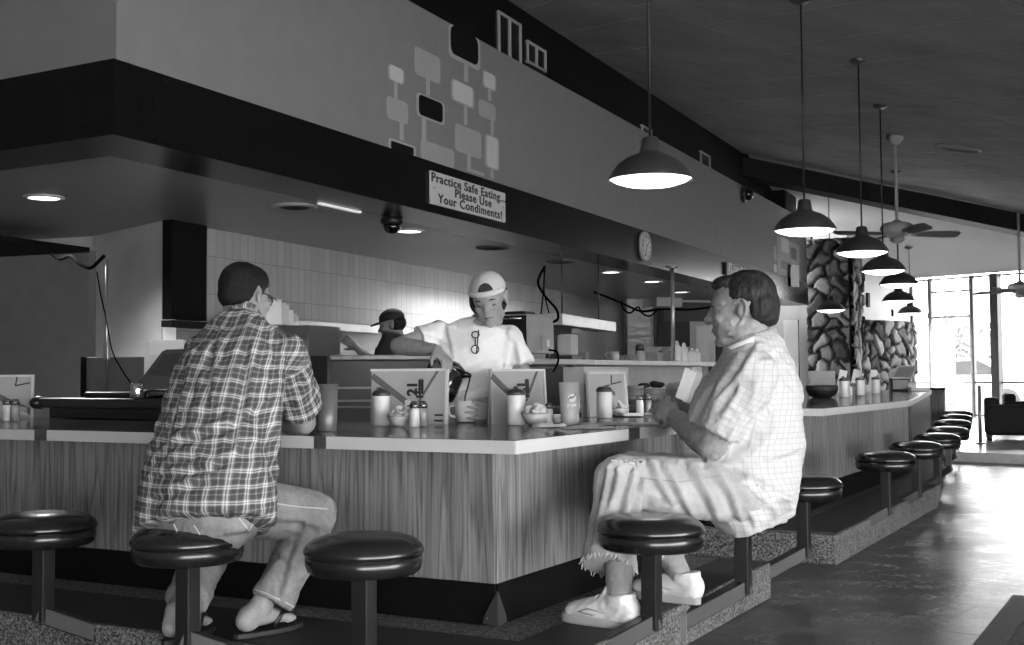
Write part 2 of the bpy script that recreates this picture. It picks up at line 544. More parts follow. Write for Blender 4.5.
# ------------------------------------------------------------------ lunch counter, near bay
def edge_hit(u, v, p0, n): return atplane(u, v, p0, n)
zt0, zt1 = 0.717, 0.760
def counter(label_w, label_b, top, band_edges, inlays, panels, kicks, base_outline, zk=0.285):
    o = thing('worktop', label_w, 'worktop', (top[0].x, top[0].y, zt0))
    off = Vector((top[0].x, top[0].y, zt0))
    m = MB(); m.prism([(p.x, p.y) for p in top], zt0, zt1, 0.002)
    m.build('top_surface', M('laminate_top', 0.11, 0.08, var=0.25, scale=3, spec=0.6), o, off=off)
    m = MB()
    for a, b in band_edges:
        d = (b - a).normalized(); n = Vector((d.y, -d.x, 0))
        c = (a + b) / 2 + n * 0.002
        m.box((c.x, c.y, (zt0 + zt1) / 2 - .0005), ((b - a).length + 0.004, 0.006, zt1 - zt0 - 0.002), math.atan2(d.y, d.x))
    m.build('edge_band', M('edge_laminate', 0.62, 0.35, var=0.06), o, off=off)
    for a, b, n in inlays:
        m = MB(); c = (a + b) / 2 + n * 0.004
        d = (b - a)
        m.box((c.x, c.y, (zt0 + zt1) / 2), (d.length, 0.006, zt1 - zt0 - 0.001), math.atan2(d.y, d.x))
        m.build('edge_clip', M('clip_metal', 0.12, 0.35, metal=0.5, scale=60, var=.3), o, off=off)
    b = thing('lunch_counter', label_b, 'counter', (base_outline[0].x, base_outline[0].y, 0.15))
    off = Vector((base_outline[0].x, base_outline[0].y, 0.15))
    m = MB(); m.prism([(p.x, p.y) for p in base_outline], 0.15, zt0 - .001)
    m.build('carcass', M('carcass_paint', 0.05, 0.6), b, off=off)
    for a, c, mt in panels:
        d = (c - a).normalized(); n = Vector((d.y, -d.x, 0)); mid = (a + c) / 2 + n * .006
        m = MB(); m.box((0, 0, 0), ((c - a).length + .012, 0.012, zt0 - zk), 0)
        p = m.build('front_panel', mt, b)
        p.location = Vector((mid.x, mid.y, (zt0 + zk) / 2)) - off; p.rotation_euler = (0, 0, math.atan2(d.y, d.x))
    for a, c in kicks:
        d = (c - a).normalized(); n = Vector((d.y, -d.x, 0)); mid = (a + c) / 2 + n * .009
        m = MB(); m.box((mid.x, mid.y, (0.15 + zk) / 2), ((c - a).length + .02, 0.02, zk - 0.15), math.atan2(d.y, d.x), .003)
        m.build('kick_board', BLACK, b, off=off)
    return o, b
nL = -eR
def lhit(u0, u1, v=435):
    a = edge_hit(u0, v, C0, eR); b = edge_hit(u1, v, C0, eR); a.z = b.z = 0; return a, b, nL
def rhit(u0, u1, v=430, p0=C0):
    a = edge_hit(u0, v, p0, nR); b = edge_hit(u1, v, p0, nR); a.z = b.z = 0; return a, b, nR
s_ = 0.175
w1, b1 = counter('grey laminate worktop with pale edge, holding the menus and standing nearest the camera',
    'wood grain counter front whose corner points at the camera, black kick board below',
    [K(0, 0), K(1.86, 0), K(1.86, -.85), K(1.2, -.85), K(1.05, -1.05), K(1.05, -3.9), K(0, -3.9)],
    [(K(0, -3.9), K(0, 0)), (K(0, 0), K(1.86, 0)), (K(1.86, 0), K(1.86, -.85))],
    [lhit(35.8, 47.8), lhit(315, 327), rhit(627.4, 638)],
    [(K(s_, -3.8), K(s_, -s_), WOOD), (K(s_, -s_), K(1.72, -s_), WOOD), (K(1.72, -s_), K(1.72, -.70), WOOD)],
    [(K(s_, -3.8), K(s_, -s_)), (K(s_, -s_), K(1.72, -s_))],
    [K(s_, -s_), K(1.72, -s_), K(1.72, -.70), K(1.1, -.70), K(.98, -.9), K(.98, -3.8), K(s_, -3.8)])
# metal corner guard: a folded triangle of sheet
m = MB()
cg = K(s_ - .026, -s_ + .026)
for d in (eR, -nR):
    m.extr([cg + Vector((0, 0, .152)), cg + d * .055 + Vector((0, 0, .157)), cg + d * .05 + Vector((0, 0, .18)), cg + Vector((0, 0, .265))], (d.cross(Vector((0, 0, 1)))) * (.003 if d == eR else -.003))
    m.ell(cg + d * .038 + Vector((0, 0, .175)) + (nR if d == eR else -eR) * .004, (.005, .005, .005), seg=8, rings=6)
m.build('corner_guard', M('guard_metal', 0.12, 0.3, metal=0.7), b1, off=b1.location)

# ------------------------------------------------------------------ lunch counter, far bays
inl2 = [rhit(855, 859, 406, C1), rhit(882.5, 886, 404, C1)]
b2a = K(3.74, -.145); b2b = atplane(872, 440, K(3.74, -.145), nR); b2b.z = 0
b2c = atplane(907, 440, K(3.74, -.145), nR); b2c.z = 0
w2, b2 = counter('grey laminate worktop of the second bay, carrying white cards and sugar jars',
    'wood counter front behind the man in the white shirt, its lit stretch coloured paler',
    [C1, C2, C2 - nR * 1.0, C1 - nR * 1.1],
    [(C1 - nR * 1.1, C1), (C1, C2)], inl2,
    [(b2a - nR * 1.0, b2a, WOOD), (b2a, b2b, WOOD), (b2b, b2c, WOOD_LIT)],
    [(b2a - nR * 1.0, b2a), (b2a, b2c)],
    [b2a, b2c, b2c - nR * .8, b2a - nR * 1.0])
b3a = b2c + eR * .03 + nR * .02; b3b = C3 + B3 * .1 - B3N * .02
w3, b3 = counter('pale edged worktop of the farthest bay running back to the windows',
    'dark wood counter base of the farthest bay ending below the register screen',
    [C2 + B3 * .01 + nR * .0, C3, C3 - B3N * .9, C2 - nR * .98 + B3 * .03],
    [(C2, C3), (C3, C3 - B3N * .9)], [],
    [(b3a - nR * .6, b3a, mat_wood('dark_laminate', 0.02, 0.12)), (b3a, b3b, MATS['dark_laminate']), (b3b, b3b - B3N * .8, MATS['dark_laminate'])], [(b3a, b3b)],
    [b3a, b3b, b3b - B3N * .8, b3a - nR * .6])

p = at(936.5, 400, 14.2); p.z = 0
o = thing('end_cabinet', 'dark cabinet closing the far end of the farthest worktop beside the stool row', 'cabinet', p, -math.atan2(B3.x, B3.y))
m = MB(); m.box((0, .3, .375), (.17, .6, .75), 0, .005); m.build('cabinet_body', MATS['dark_laminate'], o)
m = MB(); m.box((0, .3, .762), (.19, .62, .022), 0, .003); m.build('cabinet_top', BLACK, o)
# ------------------------------------------------------------------ soffit over the kitchen
TEND = 16.47
# dark band with black underside return, and the light wall above it
m = MB()
m.prism([(p.x, p.y) for p in (Q(0, 0), Q(TEND, 0), Q(TEND, -.42), Q(.42, -.42), FC + fL * 5.0 - fLN * .42, FC + fL * 5.0)], ZS, ZB)
struct(m.build('trim_4', DARKBAND))
m = MB()
m.prism([(p.x, p.y) for p in (Q(.03, -.015), Q(TEND, -.015), Q(TEND, -.40), Q(.40, -.40), FC + fL * 5.0 - fLN * .40, FC + fL * 5.0 - fLN * .015, FC - fLN * .015 + fR * .0)], ZB + .0005, ZT)
m.build('wall_fascia', LIGHTWALL)['kind'] = 'structure'
m = MB()
ins = Q(0.2, -.42)
m.prism([(p.x, p.y) for p in (Q(.42, -.42), Q(TEND, -.42), Q(TEND + .5, -3.5), Vector((-6.8, 12.2, 0)), FC + fL * 5.2 - fLN * .42)], ZS + .004, ZS + .05)
SOFF = M('soffit_sheet', 0.28, 0.3, var=0.12, scale=1.5, bump=0.12, bscale=1.6, bdist=.12)
struct(m.build('ceiling_kitchen', SOFF))
m = MB()
m.prism([(p.x, p.y) for p in (Q(-.3, -.42), Q(TEND - .35, -.42), Q(TEND - .35, -.62), Q(-.3, -.62))], ZT - .25, 4.5)
struct(m.build('wall_upper', BLACK))
# ledge on top of the light wall, back to the upper wall (roof of the soffit)
# main ceiling: a slope falling away from the kitchen wall
def cpt(p): return Vector((p[0], p[1], ceil_z(p)))
def ceil_hit(u, v):
    r = ray(u, v)
    # z = 4.26 - .224*((x-FCx)*fNx + (y-FCy)*fNy)
    k = 4.26 + 0.224 * FC.dot(fN)
    t = (k - CAMZ) / (r.z + 0.224 * (r.x * fN.x + r.y * fN.y))
    return CP + r * t
bm0 = ceil_hit(742, 153); bm1 = ceil_hit(1024, 213)
bdir = (bm1 - bm0); bdir.z = 0; bdir.normalize()
bm2 = bm1 + bdir * 5.0; bm2.z = ceil_z(bm2)
bmL = bm0 - bdir * 1.2; bmL.z = ceil_z(bmL)
CEILM = mat_ceiling('ceiling_panels', 0.48)
m = MB()
cs = [bmL, bm2, cpt(Q(3.0, 10.5)), cpt(Q(-9, 10.5)), cpt(Q(-9, -7)), cpt(Q(3, -7))]
m.extr(cs, (0, 0, .12))
struct(m.build('ceiling', CEILM))
# beam across the room
bn = Vector((bdir.y, -bdir.x, 0))
if bn.y > 0: bn = -bn
def beam_prism(p, q, w, h):
    t = MB()
    a0 = p; a1 = q
    back = -bn * w
    pts = [a0, a1, a1 + back, a0 + back]
    t.extr([v + Vector((0, 0, .02)) for v in pts], (0, 0, -h))
    return t
struct(beam_prism(bm0 - bdir * .4, bm2, .35, .29).build('trim_5', M('beam_paint', 0.010, 0.6, var=.3, scale=2, spec=.2)))

# ------------------------------------------------------------------ far end: ceiling, window wall, white wall
wd = Vector((0.637, -0.771, 0)); wn = Vector((-0.771, -0.637, 0))
W0 = at(917, 372, 24.0); W0.z = 0
ZW = 2.82
def Wp(t, z, d=0.0): return W0 + wd * t + wn * d + Vector((0, 0, z))
def w_hit(u, v):
    p = atplane(u, v, W0, wn); return (p - W0).dot(wd), p.z
FARC = M('far_ceiling_paint', 0.62, 0.8, var=0.04)
m = MB()
b_lo = bm0 - bdir * 1.2 - bn * .3; b_hi = bm2 - bn * .3
b_lo.z = ceil_z(b_lo) + .03; b_hi.z = ceil_z(b_hi) + .03
wl = Wp(-4.5, ZW + .02, .0); wr = Wp(9, ZW + .02, .0)
m.poly([b_lo, b_hi, wr]); m.poly([b_lo, wr, wl])
m.poly([b_lo + Vector((0, 0, .1)), b_hi + Vector((0, 0, .1)), wr + Vector((0, 0, .1))])
struct(m.build('ceiling_lobby', FARC))
# window wall: frames are bars, panes are separate glass sheets
FRAME = M('bronze_frame', 0.10, 0.4, metal=0.3)
FRAME_L = M('light_frame', 0.40, 0.4)
t931, _ = w_hit(931, 330); t972, _ = w_hit(972.5, 330); t997, _ = w_hit(997.5, 330)
_, zsill = w_hit(960, 382.5)
tr, _ = w_hit(1075, 330)
_, z291 = w_hit(950, 291.5); _, z317 = w_hit(950, 317)
zb0 = 0.105
win = [(w_hit(912, 330)[0], t931), (t931, t972), (t972, t997), (t997, tr)]
PANE = mat_pane('window_glass')
for k, (ta, tb) in enumerate(win):
    m = MB()
    th = .035
    for z in ([zb0 + .03, zsill, ZW - .03] + ([z291, z317] if k == 1 else [])):
        m.box(Wp((ta + tb) / 2, z), (tb - ta, .06, th), math.atan2(wd.y, wd.x))
    for t in (ta + .02, tb - .02):
        m.box(Wp(t, (zb0 + ZW) / 2), (.04, .07, ZW - zb0), math.atan2(wd.y, wd.x))
    o = struct(m.build('window_%d' % (k + 1), FRAME_L if k == 1 else FRAME))
    m = MB(); m.box(Wp((ta + tb) / 2, (zb0 + ZW) / 2, -.01), (tb - ta, .008, ZW - zb0), math.atan2(wd.y, wd.x))
    m.build('window_pane', PANE, o)
m = MB(); m.box(Wp(t997, (zb0 + ZW) / 2, .05), (.16, .16, ZW - zb0), math.atan2(wd.y, wd.x))
struct(m.build('trim_6', M('post_paint', 0.06, 0.5)))

# white wall above the low stone wall, left of the windows
pl0 = at(858, 372, 21.6); pl0.z = 0
wl1 = Wp(w_hit(914, 330)[0], 0, .02)
wz = [pl0, wl1]
m = MB()
d_ = (wl1 - pl0).normalized(); n_ = Vector((d_.y, -d_.x, 0))
zlow = at(890, 322, 22.6).z
m.box(((pl0 + wl1) / 2 - n_ * .10).to_tuple()[:2] + ((zlow + 4.4) / 2,), ((wl1 - pl0).length, .12, 4.4 - zlow), math.atan2(d_.y, d_.x))
struct(m.build('wall_far', WHITE))
# small black box fixed on it and dark little sign
p = at(868, 300, 21.75)
m = MB(); m.box((0, 0, 0), (.12, .04, .26), 0, .006)
tag(m.build('wall_speaker', BLACK, None, p, math.atan2(d_.y, d_.x)), 'small dark box high on the white wall beside the tall stone pillar', 'speaker')
p = at(893.5, 313, 22.55)
m = MB(); m.box((0, 0, 0), (.12, .05, .13), 0, .006)
tag(m.build('wall_box', PLASTIC_B, None, p, math.atan2(d_.y, d_.x)), 'small black box on the white wall just above the low stone wall', 'box')

# ------------------------------------------------------------------ stone work
def stone_panel(p0, p1, z0, z1, cell, depth, seed, res=0.03, thick=.3):
    """rubble wall face from p0 to p1 (seen from its -normal side): real relief per stone"""
    rng = np.random.RandomState(seed)
    L = (p1 - p0).length; H = z1 - z0
    nx = max(2, int(L / res)); nz = max(2, int(H / res))
    xs = np.linspace(0, L, nx + 1); zs = np.linspace(0, H, nz + 1)
    gx, gz = np.meshgrid(xs, zs, indexing='ij')
    cols = int(L / cell) + 3; rows = int(H / (cell * .8)) + 3
    pts = np.array([((i - 1 + rng.uniform(.0, .95) + .4 * (j % 2)) * cell, (j - 1 + rng.uniform(.05, .95)) * cell * .8) for i in range(cols) for j in range(rows)])
    ton = rng.uniform(0.1, 1.0, len(pts)); hgt = rng.uniform(.5, 1.0, len(pts))
    tl = rng.uniform(-.25, .25, (len(pts), 2))
    wx = gx + .05 * np.sin(gz * 9 + seed) + .03 * np.sin(gz * 23); wz_ = gz + .05 * np.sin(gx * 8 + 1) + .03 * np.sin(gx * 21)
    d = np.sqrt((wx[..., None] - pts[:, 0]) ** 2 + ((wz_[..., None] - pts[:, 1]) * 1.15) ** 2)
    o = np.argsort(d, axis=-1)[..., :2]
    d1 = np.take_along_axis(d, o[..., :1], -1)[..., 0]; d2 = np.take_along_axis(d, o[..., 1:2], -1)[..., 0]
    e = np.clip((d2 - d1) / .075, 0, 1); e = e * e * (3 - 2 * e)
    k = o[..., 0]
    hh = depth * e * (hgt[k] + tl[k, 0] * (gx - pts[k, 0]) / cell + tl[k, 1] * (gz - pts[k, 1]) / cell)
    tone = np.where(e > .3, ton[k], 0.0) * e
    dv = (p1 - p0).normalized(); n = Vector((dv.y, -dv.x, 0))
    co = [(p0 + dv * float(gx[i, j]) + n * float(hh[i, j]) + Vector((0, 0, z0 + float(gz[i, j])))) for i in range(nx + 1) for j in range(nz + 1)]
    return co, tone.reshape(-1), nx, nz, n
def stone_wall(name, corners, z0, z1, cell, depth, seed, label=None, off=(0, 0, 0)):
    verts = []; tones = []; faces = []
    for c in range(len(corners) - 1):
        co, tone, nx, nz, n = stone_panel(corners[c], corners[c + 1], z0, z1, cell, depth, seed + c)
        b = len(verts); verts += co; tones += list(tone)
        for i in range(nx):
            for j in range(nz):
                faces.append((b + i * (nz + 1) + j, b + (i + 1) * (nz + 1) + j, b + (i + 1) * (nz + 1) + j + 1, b + i * (nz + 1) + j + 1))
    # core behind the stones
    b = len(verts)
    back = corners[-1] - (corners[-1] - corners[-2]).normalized() * 0 + (corners[0] - corners[1])
    poly = list(corners) + [back]
    for zz in (z0, z1):
        for p in poly: verts.append(Vector((p.x, p.y, zz))); tones.append(0.0)
    k = len(poly)
    faces.append(tuple(range(b + k, b + 2 * k)))
    for i in range(k):
        faces.append((b + i, b + (i + 1) % k, b + k + (i + 1) % k, b + k + i))
    me = bpy.data.meshes.new(name); me.from_pydata([tuple(v) for v in verts], [], faces)
    at_ = me.attributes.new('tone', 'FLOAT', 'POINT'); at_.data.foreach_set('value', [float(t) for t in tones])
    me.polygons.foreach_set('use_smooth', [True] * len(me.polygons))
    me.materials.append(MATS['stone'])
    o = bpy.data.objects.new(name, me); COL.objects.link(o)
    struct(o); return o
mat_attr('stone', 0.03, 0.34)
sp0 = at(809, 372, 21.0); sp1 = at(851, 372, 20.6); sp2 = at(862, 372, 21.7)
for p in (sp0, sp1, sp2): p.z = 0
stone_wall('wall_stone_pillar', [sp0, sp1, sp2], 0, at(830, 240, 21).z, .29, .09, 3)
lw0 = at(857, 372, 21.4); lw1 = at(906, 372, 22.4); lw2 = at(913.5, 372, 23.2)
for p in (lw0, lw1, lw2): p.z = 0
stone_wall('wall_stone_low', [lw0, lw1, lw2], 0, zlow, .30, .09, 11)
# grey wall between the soffit's end and the pillar, with a pale door panel
gw0 = at(700, 372, 22.4); gw1 = at(812, 372, 21.2)
m = MB(); dd = (gw1 - gw0); dd.z = 0; L = dd.length; dd.normalize(); nn = Vector((dd.y, -dd.x, 0))
mid = (gw0 + gw1) / 2 - nn * .1
m.box((mid.x, mid.y, 2.2), (L, .12, 4.4), math.atan2(dd.y, dd.x))
struct(m.build('wall_right', M('end_wall_paint', 0.13, 0.7)))
p = at(792, 372, 21.15); m = MB()
m.box((0, 0, .95), (.27, .05, 1.9), 0, .004)
struct(m.build('door_1', M('door_paint', 0.30, 0.5), None, (p.x, p.y, 0), math.atan2(dd.y, dd.x)))

# ------------------------------------------------------------------ painted mural on the light wall
MUR = [M('mural_mid', 0.36, 0.7, var=.04), M('mural_pale', 0.58, 0.7, var=.04), M('mural_black', 0.006, 0.7, spec=.12), M('mural_line', 0.38, 0.7, var=.04), M('mural_grey', 0.10, 0.6)]
WF = -.015
def wall_tz(u, v, s=WF):
    p = atplane(u, v, Q(0, s), fN); return (p - Q(0, s)).dot(fR), p.z
MURALS = [[], [], [], [], []]
def mural(k, xl, xr, yt, yb, lift, rad=.035, ox=380, oy=0, sc=3.582, top=None, bot=None):
    t0, z1 = wall_tz(ox + xl / sc, oy + yt / sc); _, z0 = wall_tz(ox + xl / sc, oy + yb / sc)
    t1, _ = wall_tz(ox + xr / sc, oy + yt / sc)
    if top is not None: z1 = top
    if bot is not None: z0 = bot
    z0 = max(z0, ZB + .002); z1 = min(z1, ZT)
    r = min(rad, (t1 - t0) * .3, (z1 - z0) * .3)
    pts = []
    for cx, cz, a0 in ((t1 - r, z1 - r, 0), (t0 + r, z1 - r, 90), (t0 + r, z0 + r, 180), (t1 - r, z0 + r, 270)):
        for q in range(4):
            a = R(a0 + 30 * q); pts.append(Q(cx + r * math.cos(a), WF, cz + r * math.sin(a)) + fN * 0.0002)
    MURALS[k].append((pts, lift))
def m2(k, xl, xr, yt, yb, bord=9, inner=None, **kw):
    mural(3 if inner is not None else k, xl, xr, yt, yb, .002, **kw)
    if inner is not None: mural(inner, xl + bord, xr - bord, yt + bord, yb - bord * .4, .004, **kw)
for a in ((50, 62, 285, 350), (165, 178, 270, 340), (150, 165, 412, 500), (300, 315, 200, 290), (300, 312, 350, 445), (312, 325, 535, 606), (312, 372, 600, 612), (387, 398, 305, 358), (397, 406, 410, 485), (397, 406, 592, 640), (70, 84, 425, 500)):
    mural(3, *a, .001, rad=.004)
m2(3, 28, 86, 225, 283, 5, 1); m2(0, 22, 100, 340, 420); m2(0, 122, 215, 163, 262); m2(3, 130, 231, 328, 412, 8, 2)
m2(0, 145, 265, 497, 570); m2(3, 254, 336, 278, 356, 6, 1); m2(0, 268, 362, 440, 538); m2(3, 366, 415, 248, 308, 5, 1)
m2(0, 352, 413, 352, 412); m2(3, 376, 426, 478, 596, 6, 1)
mural(3, 29, 128, 492, 560, .002, bot=ZB); mural(2, 38, 119, 503, 560, .004, bot=ZB, rad=.03)
mural(3, 244, 358, 90, 200, .002, top=ZT, rad=.05); mural(2, 252, 350, 90, 188, .004, top=ZT, rad=.06)
kw = dict(ox=620, oy=225, sc=5.12)
mural(1, 825, 862, 60, 132, .002, **kw); mural(4, 873, 902, 112, 170, .002, **kw); mural(4, 826, 855, 180, 222, .002, **kw)
mural(1, 788, 802, 198, 240, .002, **kw); mural(0, 786, 800, 105, 180, .002, **kw); mural(0, 805, 918, 55, 280, .001, **kw)
for k in range(5):
    if not MURALS[k]: continue
    m = MB()
    for pts, lift in MURALS[k]: m.extr(pts, fN * lift)
    o = struct(m.build('trim_%d' % (7 + k), MUR[k]))

# windows high in the black wall
def upper_tz(u, v):
    p = atplane(u, v, Q(0, -.42), fN); return (p - Q(0, -.42)).dot(fR), p.z
DARKGL = M('dark_pane', 0.01, 0.08, spec=0.7)
for k, (xl, xr, yt, yb, mid, zb) in enumerate(((496, 518.8, 10.5, 48, 507.5, ZT - .1), (525, 543.8, 40, 62.5, 534.5, None), (640, 650, 124.5, 142, None, ZT - .1), (699, 708.7, 150.5, 165, None, None))):
    t0, z1 = upper_tz(xl, yt); t1, _ = upper_tz(xr, yt + 5); z0 = upper_tz(xl, yb)[1] if zb is None else zb
    bars = [(t0, t1, z1 - .022, z1), (t0, t1, z0, z0 + .022), (t0, t0 + .025, z0, z1), (t1 - .025, t1, z0, z1)]
    if mid: tm = upper_tz(mid, yt)[0]; bars.append((tm - .015, tm + .015, z0, z1))
    m = MB()
    for a, b, c, d in bars:
        p = Q((a + b) / 2, -.405, (c + d) / 2); m.box(p, (b - a, .03, d - c), math.atan2(fR.y, fR.x))
    o = struct(m.build('window_%d' % (k + 5), M('upper_frame', 0.42, 0.5)))
    m = MB(); m.box(Q((t0 + t1) / 2, -.412, (z0 + z1) / 2), (t1 - t0, .012, z1 - z0), math.atan2(fR.y, fR.x))
    m.build('window_pane', DARKGL, o)

# ------------------------------------------------------------------ signs, clock, cameras on the soffit
def on_band(u, v, s=0.0):
    return atplane(u, v, Q(0, s), fN)
p0 = on_band(428.5, 170.5); p1 = on_band(503, 192); pb = on_band(428.5, 203.5)
sw = (p1 - p0).dot(fR); sh = p0.z - pb.z
ctr = Q((p0 - Q(0, 0)).dot(fR) + sw / 2, 0, p0.z - sh / 2)
sign = thing('notice_sign', 'white notice board about safe eating and condiments on the dark soffit band', 'sign', ctr, math.atan2(fR.y, fR.x))
m = MB(); m.box((0, -.012, 0), (sw, .02, sh), 0, .004); m.build('board', M('sign_board', 0.62, 0.5, var=.04), sign)
m = MB()
for q, (ln, sz, dx, sx) in enumerate((('Practice Safe Eating...', .090, 0, 1.40), ('Please Use', .090, .05, 1.40), ('Your Condiments!', .090, .02, 1.40))):
    for ox, oz in ((-.004, 0), (.004, 0), (0, .002), (0, -.002)):
        t = text_mesh(ln, sz, .001, .0008, sx=sx, space=1.12)
        m.merge(t, Matrix.Translation((dx + ox, -.0225 - abs(oz) * .1, oz + sh * (.30 - .30 * q))) @ Matrix.Rotation(PI / 2, 4, 'X'))
m.build('lettering', M('ink', 0.02, 0.5), sign)
for sx in (-1, 1):
    m = MB(); m.ell((sx * sw * .465, -.023, 0), (.008, .004, .008), seg=8, rings=6); m.build('screw', CHROME, sign)
# clock
pc = on_band(643, 246.5)
ck = thing('wall_clock', 'round white wall clock on the dark soffit band', 'clock', pc, math.atan2(fR.y, fR.x))
rx90 = Matrix.Rotation(PI / 2, 4, 'X')
m = MB(); m.lathe([(.155, 0), (.16, .03), (.15, .045), (.138, .045), (.135, .035)], 32, rx90, True, True); m.build('case', M('clock_case', 0.5, 0.4), ck)
m = MB(); m.lathe([(.135, .036), (.135, .038)], 32, rx90); m.build('dial', M('clock_dial', 0.66, 0.6, var=.35, scale=14), ck)
m = MB()
for h in range(12):
    a = R(30 * h); m.box((math.sin(a) * .112, -.04, math.cos(a) * .112), (.012, .003, .026), Matrix.Rotation(a, 3, 'Y'))
m.build('dial_pattern', MATS['ink'], ck)
for ang, L, w in ((60, .07, .012), (200, .11, .009)):
    a = R(ang); m = MB(); m.box((math.sin(a) * L / 2, -.042, math.cos(a) * L / 2), (w, .004, L), Matrix.Rotation(a, 3, 'Y')); m.build('clock_hand', MATS['ink'], ck)
# small plaque
p0 = on_band(724, 262); p1 = on_band(744.5, 269.5); pb = on_band(724, 274.5)
sw = (p1 - p0).dot(fR); sh = p0.z - pb.z
sg = thing('plaque_sign', 'small dark plaque with pale lettering above the older man on the soffit band', 'sign', Q((p0 - Q(0, 0)).dot(fR) + sw / 2, 0, p0.z - sh / 2), math.atan2(fR.y, fR.x))
m = MB(); m.box((0, -.02, 0), (sw, .04, sh), 0, .004); m.build('board', M('plaque_paint', 0.05, 0.5), sg)
t = text_mesh('Please Pay', .13, .001, .004, sx=1.7); m = MB(); m.merge(t, Matrix.Translation((0, -.042, .02)) @ rx90); m.build('lettering', PAPER, sg)
# paper pinned at the wall's end
p0 = on_band(792, 263.5, .02); m = MB()
m.box((.0, -.01, -.19), (.62, .006, .36), Matrix.Rotation(R(-3), 3, 'Y'))
tag(m.build('paper_notice', PAPER, None, Q((p0 - Q(0, 0)).dot(fR) + .15, .02, p0.z), math.atan2(fR.y, fR.x)), 'white sheet of paper hanging at the far end of the light wall', 'paper')
# security cameras
def dome(name, p, rz, label, wallm):
    o = thing(name, label, 'camera', p, rz)
    m = MB(); m.lathe([(.085, 0), (.085, -.03), (.07, -.04)], 24, wallm); m.build('housing', PLASTIC_B, o)
    m = MB(); m.lathe([(.066, -.04), (.064, -.07), (.045, -.098), (.015, -.11)], 24, wallm); m.build('dome_cover', M('smoked_dome', 0.008, 0.06, spec=.8), o)
dome('dome_camera', atz(392, 219, ZS), 0, 'black dome camera under the soffit edge, left of the notice sign', Matrix.Identity(4))
dome('dome_camera', on_band(743, 194.5, WF) , math.atan2(fR.y, fR.x), 'black dome camera fixed high on the light wall near its far end', rx90 @ Matrix.Rotation(PI, 4, 'X') @ Matrix.Scale(1.35, 4))
# speaker box standing on the wall's top
p = atplane(780, 209, Q(0, -.2), fN)
m = MB(); m.box((0, 0, 0), (.85, .34, .32), 0, .01)
m.box((0, -.175, 0), (.78, .02, .26), 0, .004)
tag(m.build('speaker_box', BLACK, None, Q((p - Q(0, -.2)).dot(fR), -.2, ZT + .165), math.atan2(fR.y, fR.x)), 'big black box standing on top of the light wall at its far end', 'speaker')

# ------------------------------------------------------------------ recessed lights and vents in the soffit
LAMP = emit('lamp_glow', 0.9, 6.0)
LABELS_DL = ['lit round downlight at far left, above the plain grey wall', 'lit round downlight just left of the notice sign', 'lit round downlight below the clock', 'lit round downlight just right of and behind the clock', 'lit round downlight nearest the older man\'s head']
for k, (u, v) in enumerate(((44, 197.5), (409, 231), (611, 272), (652, 281.5), (681, 292))):
    p = atz(u, v, ZS)
    o = thing('recessed_light', LABELS_DL[k], 'ceiling light', p, 0, 'recessed lights in the soffit')
    m = MB(); m.lathe([(.128, .004), (.128, -.006), (.105, -.010), (.098, -.002)], 28, None, False, False); m.build('trim_ring', M('ring_paint', 0.45, 0.4), o)
    m = MB(); m.lathe([(.098, -.0035), (.06, -.006), (.01, -.007)], 28, None, True, True); m.build('lens', LAMP, o)
    ld = bpy.data.lights.new('downlight', 'SPOT'); ld.energy = 260 if k == 0 else 80; ld.spot_size = R(150 if k == 0 else 104); ld.spot_blend = .7; ld.shadow_soft_size = .09
    lo = bpy.data.objects.new('downlight', ld); COL.objects.link(lo); lo.location = p + Vector((0, 0, -.03))
    lo.parent = None
LABELS_V = ['unlit round ceiling fitting in the soffit above the plaid man\'s right', 'dark round ceiling fitting above the waitress\'s cap', 'dark round ceiling fitting above the steel toaster oven']
for k, (u, v) in enumerate(((295, 206.5), (493, 247.5), (561, 261.5))):
    p = atz(u, v, ZS)
    o = thing('ceiling_vent', LABELS_V[k], 'vent', p, 0, 'unlit fittings in the soffit')
    m = MB(); m.lathe([(.16, .004), (.16, -.006), (.13, -.014), (.105, -.008)], 28, None, False, False); m.build('trim_ring', MATS['ring_paint'] if k == 0 else M('dark_ring', .08, .4), o)
    m = MB()
    for r in (.102, .075, .045): m.lathe([(r, -.004), (r - .012, -.012), (r - .02, -.004)], 24, None, True, True)
    m.build('louvre', M('vent_dark', 0.03, 0.5), o)
p = atz(340, 207, ZS); m = MB(); m.box((0, 0, -.008), (.50, .035, .014), 0, .003)
tag(m.build('strip_light', emit('strip_glow', .8, .4), None, p, math.atan2(fR.y, fR.x)), 'thin bright strip light beside the soffit edge above the plaid man', 'strip light')
p = ceil_hit(958, 148); m = MB(); m.lathe([(.27, .01), (.27, -.008), (.22, -.012), (.21, -.004), (.14, -.012), (.13, -.004), (.04, -.012)], 32, Matrix.Rotation(math.atan(.224), 4, Vector((-fN.y, fN.x, 0))), True, True)
tag(m.build('ceiling_diffuser', M('diffuser_paint', .30, .7), None, p), 'round air diffuser in the sloping ceiling at upper right', 'vent')

